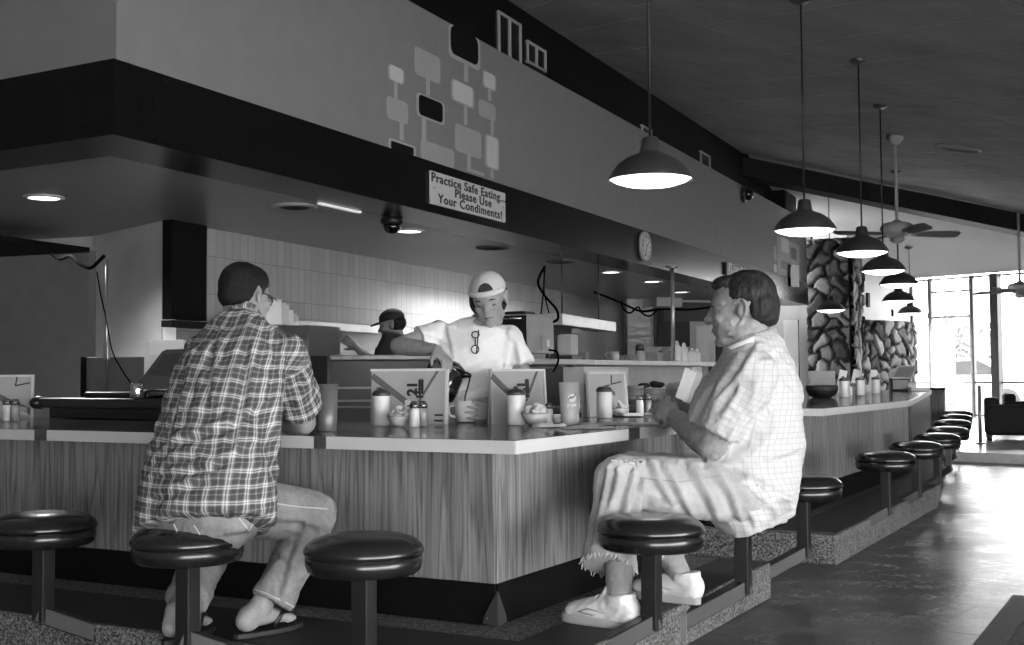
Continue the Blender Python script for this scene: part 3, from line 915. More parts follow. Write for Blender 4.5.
# ------------------------------------------------------------------ pendant lamps
ENAMEL = M('dark_enamel', 0.045, 0.32, var=.15, spec=.6)
PLENS = emit('pendant_glow', 0.9, 4.0)
def make_pendant(p, cz, label, pale=False):
    o = thing('pendant_lamp', label, 'pendant lamp', p, 0, 'pendant lamps over the counters')
    m = MB(); m.lathe([(.224, 0), (.2255, .012), (.212, .040), (.178, .085), (.125, .122), (.072, .142), (.058, .152), (.054, .168), (.046, .222), (.036, .232), (.012, .236)], 40, None, False, True)
    m.lathe([(.222, .002), (.205, .04), (.17, .083), (.12, .118), (.06, .138)], 40, None, False, True)
    m.build('shade', ENAMEL, o)
    m = MB(); m.lathe([(.219, .010), (.195, -.006), (.14, -.024), (.07, -.034), (.02, -.036)], 40, None, True, True); m.build('diffuser', PLENS, o)
    L = cz - p.z
    m = MB(); m.tube([(0, 0, .23), (0, 0, L - .01)], .0075 if not pale else .009, 8); m.build('cord', M('cord_black', .015, .5), o)
    m = MB(); m.lathe([(.075, L), (.075, L - .015), (.05, L - .035), (.012, L - .045)], 20); m.build('canopy', M('canopy_metal', .10, .35, metal=.4), o)
    ld = bpy.data.lights.new('pendant_bulb', 'SPOT'); ld.energy = 18; ld.spot_size = R(140); ld.spot_blend = .5; ld.shadow_soft_size = .15
    lo = bpy.data.objects.new('pendant_bulb', ld); COL.objects.link(lo); lo.location = p + Vector((0, 0, -.06))
    return o
PL = [(652, 6.4, 2.0, 'large pendant lamp hanging nearest the camera, left of the others'), (806, 8.75, 2.0, 'second nearest pendant lamp, hanging in front of the black box on the wall'),
      (863, 10.4, 2.0, 'third pendant lamp from the camera, partly overlapping the stone pillar'), (884, 12.3, 2.0, 'fourth pendant lamp from the camera, just under the third'),
      (899, 14.2, 2.0, 'fifth pendant lamp from the camera, directly below the ceiling fan'), (898.5, 17.0, 1.97, 'sixth pendant lamp from the camera, small, above the low stone wall')]
for u, D, z, lb in PL:
    p = at(u, 300, D); p.z = z
    make_pendant(p, ceil_z(p), lb)
def far_ceil_z(p):
    # plane b_lo, b_hi, wr or b_lo, wr, wl
    best = None
    for tri in ((b_lo, b_hi, wr), (b_lo, wr, wl)):
        n = (tri[1] - tri[0]).cross(tri[2] - tri[0])
        z = tri[0].z - (n.x * (p.x - tri[0].x) + n.y * (p.y - tri[0].y)) / n.z
        a = [((tri[(i + 1) % 3] - tri[i]).xy.to_3d().cross((p - tri[i]).xy.to_3d())).z for i in range(3)]
        if all(x >= 0 for x in a) or all(x <= 0 for x in a): return z
        best = z
    return best
for u, D, z, lb in ((910, 22.0, 2.04, 'last and smallest pendant lamp, hanging in front of the windows'), (830.5, 19.0, 1.95, 'small pendant lamp hanging in front of the tall stone pillar')):
    p = at(u, 300, D); p.z = z
    make_pendant(p, far_ceil_z(p), lb)

# ------------------------------------------------------------------ ceiling fans
FANM = M('fan_grey', 0.34, 0.4); FANB = M('fan_blade', 0.16, 0.4)
def make_fan(p, cz, label, rot0, sc=1.0):
    o = thing('ceiling_fan', label, 'ceiling fan', p, 0, 'ceiling fans')
    m = MB(); m.lathe([(.05, -.08), (.10, -.07), (.17, -.03), (.185, 0), (.185, .06), (.15, .09), (.06, .11), (.03, .13)], 32); m.lathe([(.19, .012), (.195, .03), (.19, .048)], 32, None, False, False); m.build('motor_housing', FANM, o)
    m = MB(); m.lathe([(.08, -.08), (.085, -.11), (.05, -.14), (.015, -.15)], 24); m.build('switch_cap', FANM, o)
    L = cz - p.z
    m = MB(); m.tube([(0, 0, .12), (0, 0, L - .04)], .022, 10); m.build('down_rod', FANM, o)
    m = MB(); m.lathe([(.10, L), (.10, L - .04), (.06, L - .10), (.025, L - .12)], 20); m.build('canopy', FANM, o)
    for k in range(4):
        a = rot0 + k * PI / 2
        m = MB()
        t = bmesh.new()
        out = [(.16, -.03), (.24, -.055), (.60, -.075), (.74, -.07), (.78, -.04), (.78, .04), (.74, .07), (.60, .075), (.24, .055), (.16, .03)]
        va = [t.verts.new((x, y, -.004)) for x, y in out]; vb = [t.verts.new((x, y, .004)) for x, y in out]
        t.faces.new(va[::-1]); t.faces.new(vb)
        for i in range(len(out)): t.faces.new([va[i], va[(i + 1) % len(out)], vb[(i + 1) % len(out)], vb[i]])
        m.merge(t, Matrix.Rotation(a, 4, 'Z') @ Matrix.Translation((0, 0, -.03)) @ Matrix.Rotation(R(-24), 4, 'X'))
        b = m.build('blade', FANB, o)
        m = MB(); m.box((0, 0, 0), (.14, .03, .012), 0, .003)
        mm = m.build('blade_bracket', FANM, b); mm.location = (math.cos(a) * .17, math.sin(a) * .17, -.045); mm.rotation_euler = (0, 0, a)
    return o
p = at(897, 231, 14.0); make_fan(p, ceil_z(p), 'ceiling fan with rod hanging above the row of pendant lamps', R(8))
p = at(1020, 289, 19.0); make_fan(p, far_ceil_z(p), 'ceiling fan cut by the right edge of the picture, in front of the windows', R(40))

# ------------------------------------------------------------------ counter stools
VINYL = M('black_vinyl', 0.014, 0.26, var=.2, scale=10, spec=.55, bump=.08, bscale=30, coat=.15)
SMETAL = M('stool_metal', 0.030, 0.38, metal=.35, var=.2)
def make_stool(label, side, zs=.518, group='counter stools'):
    """root on the floor under the seat; local x toward the counter corner side*, local y toward the counter"""
    o = thing('counter_stool', label, 'stool', (0, 0, 0), 0, group)
    r = .168
    m = MB(); m.lathe([(.05, zs - .105), (.148, zs - .105), (r - .010, zs - .098), (r - .004, zs - .080), (r - .003, zs - .062), (r - .009, zs - .056)], 40, None, True, False)
    m.build('seat_rim', VINYL, o)
    m = MB(); m.lathe([(r - .010, zs - .058), (r - .001, zs - .052), (r + .001, zs - .044), (r - .005, zs - .030), (r - .022, zs - .014), (r - .055, zs - .003), (r - .10, zs + .002), (.03, zs + .003), (.008, zs + .001)], 40, None, False, True)
    m.build('seat_cushion', VINYL, o)
    m = MB(); w = .026
    rot = R(18)
    m.box((0, 0, (zs - .098 + .17) / 2 - .005), (w * 2, w * 2, zs - .098 - .165), 0, .004)
    m.box((0, 0, zs - .102), (.16, .05, .008), 0, .001)
    m.build('post', SMETAL, o)
    e = Vector((.215 * side, .185, .072))
    a = Vector((0, 0, .185)); d = e - a
    m = MB()
    t = bmesh.new(); L = d.length + .02
    bmesh.ops.create_cube(t, size=1.0)
    for v in t.verts: v.co = Vector((v.co.x * L, v.co.y * w * 2, v.co.z * .056))
    bmesh.ops.bevel(t, geom=list(t.edges), offset=.004, segments=1, affect='EDGES')
    x = d.normalized(); y = Vector((0, 0, 1)).cross(x).normalized(); z = x.cross(y)
    m.merge(t, Matrix.Translation(a + d * .47) @ Matrix((x, y, z)).transposed().to_4x4())
    m.build('arm', SMETAL, o)
    m = MB(); m.box((e.x, .203, .078), (.11, .012, .125), 0, .003)
    m.box((e.x + side * .045, .165, .078), (.007, .085, .105), 0, .002)
    m.build('mount_plate', M('plate_metal', .30, .3, metal=.5), o)
    return o
RZL = math.atan2(-nL.y * 0 + nR.y, nR.x)          # local x = nR, local y = eR (left wing)
def left_pos(b, q): return K(-q, -b)
def stool_at(u, v, z=.46):
    p = atz(u, v, z); p.z = 0; return p
sA = make_stool('black vinyl counter stool at the far left edge of the picture', 1); sA.location = stool_at(44, 530); sA.rotation_euler = (0, 0, RZL)
dup(sA, stool_at(188, 545), RZL, 'black vinyl counter stool under the man in the plaid shirt')
dup(sA, stool_at(364, 555), RZL, 'empty black vinyl counter stool between the plaid man and the counter corner')
# right wing: local y = -nR, local x = eR (mirrored arm)
RZR = math.atan2(eR.y, eR.x)
sD = make_stool('empty black vinyl counter stool in front of the older man\'s shins', -1); sD.location = stool_at(651, 533.5); sD.rotation_euler = (0, 0, RZR)
dup(sD, stool_at(742.5, 511), RZR, 'black vinyl counter stool under the man in the white shirt')
dup(sD, stool_at(803, 488), RZR, 'empty black vinyl counter stool just behind the back of the man in the white shirt')
FARL = ['far bay stool nearest the camera, fully in view', 'second stool of the far bay, half behind the nearest one', 'third stool of the far bay, half hidden behind the second',
        'fourth stool of the far bay, wide dark cushion near the windows', 'fifth stool of the far bay, only its cushion top showing', 'sixth stool of the far bay, a thin cushion edge near the windows', 'last stool of the far bay, farthest from the camera']
FP = [(885.5, 461.5, RZR), (916, 450.5, RZR), (937, 441.5, RZR)]
for k, (u, v, rz) in enumerate(FP): dup(sD, stool_at(u, v), rz, FARL[k])
RZ3 = math.atan2(B3.y, B3.x)
for k, (u, v) in enumerate(((948, 434), (952.5, 426.0), (955.5, 420.0), (957.5, 415.6))): dup(sD, stool_at(u, v), RZ3, FARL[3 + k])

# ------------------------------------------------------------------ kitchen shell
TW0 = Vector((-2.39, 9.40, 0)); tR = Vector((0.386, 0.9225, 0)).normalized(); tN = Vector((tR.y, -tR.x, 0))
def T(t, s, z=0.0): return TW0 + tR * t + tN * s + Vector((0, 0, z))
ANG_T = math.atan2(tR.y, tR.x)
def tile_t(u, s=0.0):
    p = atplane(u, 320, T(0, s), tN); return (p - T(0, s)).dot(tR)
tend = tile_t(563)
t163 = tile_t(163.5)
m = MB(); m.box(((tend + t163) / 2, .01, ZS / 2), (tend - t163, .02, ZS + .06))
struct(m.build('wall_tiled', mat_tile('wall_tile'), None, T(0, 0), ANG_T))
# dark steel wall farther along and grey end wall of the kitchen
dk = tile_t(634)
m = MB(); m.box(((tend + dk) / 2, .10, ZS / 2), (dk - tend, .12, ZS + .06))
struct(m.build('wall_steel_dark', mat_metal('wall_dark_steel', .10, .35, .2), None, T(0, 0), ANG_T))
m = MB(); m.box((dk + .0, .0, ZS / 2), (.10, .5, ZS)); struct(m.build('trim_12', M('dark_column', .05, .5), None, T(0, 0), ANG_T))
ke0 = at(628, 330, 18.6); ke1 = at(770, 330, 19.6); dd2 = ke1 - ke0; dd2.z = 0; L2 = dd2.length; dd2.normalize(); n2 = Vector((dd2.y, -dd2.x, 0))
mid = (ke0 + ke1) / 2
m = MB(); m.box((0, .08, ZS / 2), (L2, .12, ZS + .06)); ANG_E = math.atan2(dd2.y, dd2.x)
struct(m.build('wall_kitchen_end', M('kitchen_end_paint', .52, .6), None, (mid.x, mid.y, 0), ANG_E))
def E_(u, v, s=0.0):
    p = atplane(u, v, Vector((mid.x, mid.y, 0)), n2); return p + n2 * s
p = E_(671, 327, .03); m = MB(); m.box((0, 0, 0), (.62, .05, .62), 0, .004); m.box((0, -.03, -.02), (.56, .02, .5))
o = m.build('window_20', M('hatch_frame', .04, .4), None, p, ANG_E); struct(o)
p = E_(684, 312, .06); m = MB(); m.box((0, 0, 0), (.85, .08, .3), 0, .004); tag(m.build('wall_cabinet', M('cabinet_dark', .07, .5), None, p, ANG_E), 'dark cabinet high on the pale end wall of the kitchen', 'cabinet')
p = E_(655, 303, .25); m = MB(); m.box((0, 0, 0), (.45, .4, .16), 0, .004); tag(m.build('wall_unit', WHITE, None, p, ANG_E), 'pale box unit just under the soffit near the steel pole', 'unit')

# left side: steel wall, grey partition, canopy, dark hood
sl0 = Vector((-3.49, 9.92, 0)); sl1 = T(tile_t(163.5), 0.0)
dd3 = (sl1 - sl0); dd3.z = 0; L3 = dd3.length; dd3.normalize(); n3 = Vector((dd3.y, -dd3.x, 0)); ANG_S = math.atan2(dd3.y, dd3.x)
m = MB(); m.box((L3 / 2, .05, ZS / 2), (L3, .1, ZS + .06)); struct(m.build('wall_steel', mat_metal('wall_steel_sheet', .80, .22, 1.0, .25), None, sl0, ANG_S))
gl1 = at(88.5, 330, 9.75); gl1.z = 0; gl0 = Vector((-7.0, 11.0, 0))
d4 = gl1 - gl0; L4 = d4.length; d4.normalize(); ANG_G = math.atan2(d4.y, d4.x)
m = MB(); m.box((L4 / 2, .06, 1.0), (L4, .12, 2.0)); struct(m.build('wall_left', M('left_wall_paint', .17, .6), None, gl0, ANG_G))
m = MB(); m.box((L4 / 2, .16, ZS / 2), (L4, .06, ZS + .06)); struct(m.build('wall_left_upper', WHITE, None, gl0, ANG_G))
m = MB(); a0 = at(-40, 330, 8.5); a1 = at(89, 330, 9.70); a2 = gl1; a3 = gl0
m.prism([(a0.x, a0.y), (a1.x, a1.y), (a2.x, a2.y), (a3.x, a3.y)], 1.985, 2.02)
struct(m.build('trim_13', BLACK))
# unseen outer walls; the south and east ones are added to block and shape daylight
m = MB(); m.box((-6.55, 3.5, 3.3), (.1, 15.5, 6.8)); struct(m.build('wall_west', GREYWALL))
m = MB(); m.box((.2, -4.05, 3.75), (13.6, .1, 4.1)); m.box((-3.6, -4.05, .85), (6.0, .1, 1.7)); struct(m.build('wall_blocker_south', GREYWALL))
m = MB(); m.box((10.0, 11.2, 2.2), (.1, 20.4, 4.4)); struct(m.build('wall_blocker_east', GREYWALL))
# dark exhaust hood hanging at the corner of the tile wall
h0 = atplane(171.7, 300, T(0, .09), tN); th0 = (h0 - T(0, .09)).dot(tR); th1 = tile_t(207, .09)
o = thing('exhaust_hood', 'tall black box hood between the steel wall and the tile wall, behind the plaid man', 'hood', T((th0 + th1) / 2, 0, 1.36), ANG_T)
m = MB(); m.box((0, -.045, (ZS - 1.36) / 2 + .02), (th1 - th0, .085, ZS - 1.37 - .02), 0, .004); m.build('hood_body', M('hood_black', .004, .7, spec=.1), o)
m = MB(); m.box((0, -.05, .0), (th1 - th0 + .02, .10, .05), 0, .006); m.build('hood_lip', M('hood_lip', .008, .6, spec=.2), o)
# steel ledge along the tile wall, dark recess panel under it
ta, tb = tile_t(296, .28), tile_t(420, .28)
m = MB(); m.box(((ta + tb) / 2, -.15, 1.415), (tb - ta, .29, .05), 0, .004); m.box(((ta + tb) / 2, -.292, 1.40), (tb - ta, .012, .07), 0, .003)
tag(m.build('steel_ledge', STEEL, None, T(0, 0), ANG_T), 'long steel ledge along the tile wall behind the cook', 'shelf')
m = MB(); m.box(((ta + tb) / 2, -.012, .70), (tb - ta, .02, 1.38)); struct(m.build('trim_14', STEEL_DARK, None, T(0, 0), ANG_T))

# ------------------------------------------------------------------ kitchen things
PS0 = Vector((-1.18, 7.80, 0)); pR = Vector((0.4966, 0.868, 0)); pN = Vector((pR.y, -pR.x, 0)); ANG_P = math.atan2(pR.y, pR.x)
def Pp(t, s, z=0.0): return PS0 + pR * t + pN * s + Vector((0, 0, z))
def pass_t(u, s=0.0):
    p = atplane(u, 357, Pp(0, s), pN); return (p - Pp(0, s)).dot(pR)
def boxthing(name, label, cat, c, size, rz, mat, bev=.006, group=None):
    m = MB(); m.box((0, 0, size[2] / 2), size, 0, bev)
    return tag(m.build(name, mat, None, c, rz), label, cat, group)
# prep counter with drawers in front of the cook
p = at(331, 357, 7.65); W_ = 1.05
o = thing('prep_counter', 'dark steel prep counter with drawer rails, between the cook and the menus', 'counter', (p.x + W_ / 2, p.y + .22, 0), 0)
m = MB(); m.box((0, 0, .53), (W_, .44, 1.06), 0, .004); m.build('cabinet_body', STEEL_DARK, o)
m = MB(); m.box((0, 0, 1.08), (W_ + .01, .46, .035), 0, .006); m.build('steel_top', STEEL, o)
for k, z in enumerate((.887, .805, .765)):
    m = MB(); m.box((-W_ / 2 + .30, -.228, z), (.52, .02, .014), 0, .003); m.build('drawer_rail', STEEL, o)
# open pass shelf beyond the waitress
ta, tm, tb = pass_t(519), pass_t(590), pass_t(737)
o = thing('pass_shelf', 'long steel pass shelf carrying the toaster oven, mug and white bottles', 'shelf', Pp((ta + tb) / 2, -.2, 0), ANG_P)
m = MB(); m.box(((tm - tb) / 2, 0, 1.075), (tm - ta, .50, .05), 0, .006); m.build('shelf_board', STEEL, o)
m = MB(); m.box(((tm - ta) / 2, 0, 1.075), (tb - tm, .46, .045), 0, .006); m.build('shelf_board', M('white_shelf', .68, .4), o)
for x in (-(tb - ta) / 2 + .4, (tm - ta) / 2 - (tb - tm) / 2 + .2, (tb - ta) / 2 - .1):
    m = MB(); m.box((x, .1, .53), (.05, .05, 1.05)); m.build('shelf_leg', STEEL_DARK, o)
m = MB(); m.box((0, .27, .80), (tb - ta, .02, .5)); m.build('back_panel', M('shelf_back', .42, .5), o)
m = MB(); m.box((-(tb - ta) / 2 + (pass_t(582) - ta) / 2, .02, .6), (pass_t(582) - ta, .45, .84)); m.build('dark_panel', M('dark_laminate2', .03, .4), o)
# lower back counter with a light framed fridge
p = Pp(pass_t(598, .12), .10)
o = thing('undercounter_fridge', 'pale framed low cabinet under the pass shelf behind the clear tumbler', 'fridge', p, ANG_P)
m = MB(); m.box((0, 0, .52), (.95, .22, 1.02), 0, .006); m.build('fridge_body', M('fridge_white', .62, .4), o)
m = MB(); m.box((0, -.115, .72), (.75, .02, .5), 0, .004); m.build('door', M('fridge_door', .30, .3, metal=.5), o)
m = MB(); m.tube([(-.3, -.14, .95), (.3, -.14, .95)], .012, 8); m.build('handle', CHROME, o)
lz = .715
pa, pb = at(600, 404, 9.2), at(722, 401, 10.3); dL = (pb - pa); dL.z = 0; LL = dL.length; dL.normalize(); ANG_L = math.atan2(dL.y, dL.x)
mc = (pa + pb) / 2
o = thing('back_counter', 'low steel back counter holding the stack of bowls and boxes', 'counter', (mc.x, mc.y, 0), ANG_L)
m = MB(); m.box((0, .25, lz - .02), (LL + .6, .5, .04), 0, .005); m.build('steel_top', STEEL, o)
m = MB(); m.box((0, .27, (lz - .04) / 2), (LL + .5, .42, lz - .045)); m.build('cabinet_body', M('backcab', .10, .5), o)
def on_low(u, D): # point on the low back counter
    q = at(u, 400, D); return Vector((q.x, q.y, lz))
# stacked bowls, box, upright papers
def bowl_profile(r, h): return [(r * .45, 0), (r * .5, .004), (r * .8, h * .4), (r, h), (r * .95, h), (r * .72, h * .42), (r * .4, .012)]
for k, (u, r, n) in enumerate(((634, .085, 4), (652, .12, 3))):
    for j in range(n):
        m = MB(); m.lathe(bowl_profile(r, .07), 24, None, True, True)
        p = on_low(u, 9.75 + .15 * k); p.z += .028 * j
        o = m.build('bowl', M('stoneware', .22 + .1 * k, .4), None, p)
        tag(o, ['grey bowl in the stack of small bowls on the low back counter', 'pale bowl in the stack of wide bowls beside the square box'][k], 'bowl', ['small stacked bowls', 'wide stacked bowls'][k])
boxthing('napkin_box', 'square pale box with dark sides next to the stacked bowls', 'box', on_low(676, 9.9), (.15, .15, .125), ANG_L + .3, M('box_grey', .45, .6))
m = MB()
for k in range(7): m.ell((random.uniform(-.06, .06), random.uniform(-.05, .05), .13 + random.uniform(0, .03)), (.035, .03, .02), seg=10, rings=6)
tag(m.build('crumpled_wrap', PAPER, None, on_low(676, 9.9), 0), 'crumpled white wrap heaped on the square box', 'wrap')
m = MB()
for k in range(9): m.ell((random.uniform(-.09, .09), random.uniform(-.05, .05), random.uniform(0, .03)), (.04, .03, .02), seg=10, rings=6)
p = on_low(653, 9.9); p.z += .145
tag(m.build('dark_cloth', M('cloth_dark', .03, .9), None, p), 'dark rumpled cloth lying on the wide stacked bowls', 'cloth')
for k, (u, tl, w) in enumerate(((691, .42, .12), (696, .5, .12))):
    m = MB(); m.box((0, 0, .14), (w, .012 + .01 * k, .30), Matrix.Rotation(tl, 3, 'Y'))
    p = on_low(u - 6, 9.7 + .1 * k)
    tag(m.build('order_pad', PAPER if k == 0 else M('paper_grey', .5, .8), None, p, ANG_L - .3), ['white order pad leaning on the low back counter', 'second pale pad leaning behind the white order pad'][k], 'pad')

# toaster oven on the pass shelf
p = at(528, 352, 9.6); p.z = 1.101
o = thing('toaster_oven', 'boxy steel toaster oven with a dark front on the pass shelf, right of the waitress', 'oven', p, ANG_R)
W_, D_, H_ = .46, .40, .315
m = MB(); m.box((W_ / 2, D_ / 2, H_ / 2 + .035), (W_, D_, H_), 0, .01); m.build('oven_body', M('oven_steel', .40, .4, metal=.3), o)
m = MB(); m.box((-.006, D_ / 2, H_ / 2 + .035), (.012, D_ - .02, H_ - .02), 0, .004); m.build('dark_door', M('oven_glass', .012, .1), o)
m = MB(); m.tube([(-.03, .04, H_ - .0), (-.03, D_ - .04, H_ - .0)], .008, 8); m.build('handle', CHROME, o)
for x in (.04, W_ - .04):
    for y in (.04, D_ - .04):
        m = MB(); m.lathe([(.018, 0), (.015, .036)], 12); f = m.build('foot', PLASTIC_B, o); f.location = (x, y, 0)
m = MB(); m.box((W_ * .62, -.008, .12), (.13, .014, .11), 0, .003); m.build('control_panel', M('panel_grey', .35, .4), o)
m = MB(); m.box((W_ * .7, -.016, .12), (.04, .006, .06)); m.build('label_plate', PAPER, o)
# black tray and cables on the oven
p2 = p + eR * .22 - nR * .2; p2.z = 1.101 + .352
boxthing('black_tray', 'small black tray on top of the toaster oven', 'tray', p2, (.2, .2, .03), ANG_R, PLASTIC_B)
# heat lamp bar
pa, pb = at(551, 323, 11.0), at(606, 325, 12.9)
d = pb - pa; d.z = 0; L = d.length
o = thing('heat_lamp_bar', 'pale steel heat lamp bar hanging over the pass shelf', 'heat lamp', Vector(((pa.x + pb.x) / 2, (pa.y + pb.y) / 2, 1.47)), math.atan2(d.y, d.x))
m = MB(); m.box((0, 0, 0), (L, .22, .105), 0, .006); m.build('lamp_housing', M('heat_bar', .42, .35), o)
for x in (-L * .32, L * .35):
    m = MB(); m.tube([(x, 0, .05), (x, 0, ZS - 1.47)], .008, 8); m.build('hanger_rod', M('rod_dark', .05, .4), o)
# bright blender jar / coffee machine by the oven
p = at(566, 355, 11.4); p.z = 1.101
o = thing('juice_machine', 'small machine with a bright clear tank right of the toaster oven', 'drink machine', p, ANG_P)
m = MB(); m.box((0, 0, .02), (.22, .24, .04), 0, .005); m.box((0, .09, .16), (.20, .05, .30), 0, .005); m.box((0, 0, .275), (.2, .22, .05), 0, .006); m.build('machine_frame', STEEL_DARK, o)
m = MB(); m.box((0, -.02, .145), (.16, .15, .2), 0, .02); m.build('clear_tank', M('tank_pale', .6, .15), o)
p = at(584, 355, 11.9); p.z = 1.101
boxthing('small_box', 'small grey box with a dark dial between the drink machine and the mug', 'box', p, (.09, .08, .085), ANG_P, M('gbox', .25, .5))
def mug(name, label, p, rz, r=.042, h=.088, mat=None, dz=0):
    o = thing(name, label, 'mug', p, rz)
    m = MB(); m.lathe([(r * .82, 0), (r * .9, .004), (r, h * .3), (r, h), (r - .005, h), (r - .006, h * .3), (r * .7, .008)], 24); m.build('cup_body', mat or PLASTIC_W, o)
    m = MB(); m.tube([(r - .004, 0, h * .8), (r + .022, 0, h * .78), (r + .03, 0, h * .5), (r + .018, 0, h * .26), (r - .004, 0, h * .24)], .006, 8); m.build('handle', mat or PLASTIC_W, o)
    return o
p = at(614, 357, 11.6); p.z = 1.0985; mug('coffee_mug', 'pale coffee mug standing on the pass shelf', p, PI, .05, .085, M('mug_grey', .45, .4))
p = at(628, 357, 12.2); p.z = 1.0985; boxthing('tea_box', 'low patterned box on the pass shelf beside the mug', 'box', p, (.20, .14, .055), ANG_P, M('teabox', .2, .6, var=.8, scale=40))
p = at(640, 357, 12.4); p.z = 1.0985
o = thing('syrup_jar', 'dark lidded jar with pale base on the pass shelf', 'jar', p)
m = MB(); m.lathe([(.05, 0), (.055, .01), (.05, .09), (.035, .11)], 20); m.build('jar_body', M('jar_pale', .4, .2), o)
m = MB(); m.lathe([(.045, .105), (.045, .16), (.02, .175)], 20); m.build('jar_lid', M('jar_dark', .06, .4), o)
for k, (u, w, h, g) in enumerate(((655, .17, .095, .30), (666, .14, .12, .22))):
    p = at(u, 357, 12.9 + .3 * k); p.z = 1.0985
    boxthing('carton_box', ['grey carton on the pass shelf left of the white bottles', 'darker carton on the pass shelf touching the white bottles'][k], 'box', p, (w, .12, h), ANG_P, M('carton%d' % k, g, .7))
for k, (u, h, r) in enumerate(((677, .23, .055), (684, .21, .05), (692, .15, .04), (697, .15, .04))):
    p = at(u, 357, 13.2 + .12 * k); p.z = 1.0985
    o = thing('white_bottle', ['tallest white bottle on the pass shelf, at the steel pole', 'second white bottle on the pass shelf', 'short white bottle right of the two taller ones', 'last short white bottle at the right of the row'][k], 'bottle', p, 0, 'white bottles on the pass shelf')
    m = MB(); m.lathe([(r * .95, 0), (r, .01), (r, h * .62), (r * .5, h * .8)], 20); m.build('bottle_body', PLASTIC_W, o)
    m = MB(); m.lathe([(r * .45, h * .79), (r * .42, h * .92), (r * .15, h)], 16); m.build('bottle_cap', PLASTIC_W, o)
p = at(706, 357, 13.9); p.z = 1.0985; boxthing('tall_carton', 'tall pale carton standing on the pass shelf left of the older man\'s face', 'box', p, (.2, .16, .42), ANG_P, M('tallcarton', .5, .6))
p = at(719, 358, 14.1); p.z = 1.0985; boxthing('jar_crate', 'dark small crate beside the older man\'s chin', 'crate', p, (.2, .16, .22), ANG_P, M('crate_dark', .05, .5, var=.9, scale=30))
# pole from shelf to soffit
p = at(672.5, 300, 12.9)
m = MB(); m.tube([(p.x, p.y, 1.10), (p.x, p.y, ZS)], .022, 12); m.lathe([(.07, ZS - .02), (.07, ZS)], 16, Matrix.Translation((p.x, p.y, 0)))
tag(m.build('steel_pole', M('pole_steel', .5, .3, metal=.6), off=(p.x, p.y, 1.1), loc=(p.x, p.y, 1.1)), 'slim vertical steel pole rising from the pass shelf to the soffit', 'pole')
# hanging cables
def cable(label, pts, r=.01, name='cable'):
    q = [Vector(p) for p in pts]; out = []
    for i in range(len(q) - 1):
        a, b = q[max(i - 1, 0)], q[i]; c, d = q[i + 1], q[min(i + 2, len(q) - 1)]
        for k in range(6):
            t = k / 6
            out.append(.5 * ((2 * b) + (c - a) * t + (2 * a - 5 * b + 4 * c - d) * t * t + (3 * b - a - 3 * c + d) * t ** 3))
    out.append(q[-1])
    m = MB(); m.tube(out, r, 8)
    return tag(m.build(name, M('cable_black', .004, .9, spec=.0), off=q[0], loc=q[0]), label, 'cable')
cable('looping black cable from the soffit to the toaster oven', [at(545, 266, 10.4), at(538, 282, 10.4), at(545, 296, 10.3), at(556, 309, 10.2), at(558, 318, 10.1), at(553, 322, 10.0), at(549, 321, 10.0)], .011)
cable('thin cord hanging left of the looping cable', [at(544, 266, 10.4), at(544, 285, 10.4), at(541, 314, 10.3)], .006)
cable('thin cord hanging inside the looping cable', [at(545, 266, 10.4), at(544, 290, 10.4), at(549, 313, 10.3)], .006)
cable('black cord looping off the pass shelf under the oven', [at(549, 350, 9.4), at(557, 352, 9.3), at(558, 362, 9.3), at(553, 372, 9.3)], .008)
cable('long black cable sagging below the soffit toward the pole', [at(594, 292, 12.6), at(607, 297, 12.7), at(622, 303, 12.8), at(640, 311, 12.9), at(655, 310, 13), at(668, 309, 13), at(690, 309.5, 14), at(712, 307, 14.5)], .013)
cable('cable loops tangled below the long sagging cable', [at(622, 300, 12.8), at(623, 308, 12.8), at(630, 313, 12.8), at(638, 307, 12.8), at(642, 313, 12.8), at(650, 316, 12.8), at(658, 309, 12.9)], .010)

# stainless cabinet, cartons and black fryer between the plaid man and the tile wall
p = at(299, 380, 8.45); p.z = 0
zt = at(299, 326, 8.45).z
o = boxthing('steel_cabinet', 'narrow upright steel cabinet behind the plaid man\'s right shoulder', 'cabinet', p + tR * .1, (.42, .30, zt), ANG_T, M('cab_steel', .20, .35, metal=.5), .008)
for k, (u, w, h, dz) in enumerate(((277.5, .145, .145, 0), (291, .10, .075, .0))):
    p = at(u, 320, 8.3 + .1 * k); p.z = zt + .001
    m = MB(); m.box((0, 0, h / 2), (w, w * .8, h), 0, .008); m.box((0, 0, h + .004), (w * .7, w * .6, .012), 0, .003)
    for s in (-1, 1): m.box((s * w * .22, 0, h + .02), (w * .12, w * .2, .03), 0, .003)
    tag(m.build('paper_carton', PAPER, None, p, ANG_T + .2), ['white carton with raised tabs on the steel cabinet, beside the plaid man\'s glasses', 'smaller white carton on the steel cabinet'][k], 'carton')
p = at(321, 400, 8.15); p.z = 0
boxthing('fryer', 'black fryer block between steel cabinet and prep counter', 'fryer', p, (.115, .2, at(321, 356, 8.15).z), 0, PLASTIC_B)

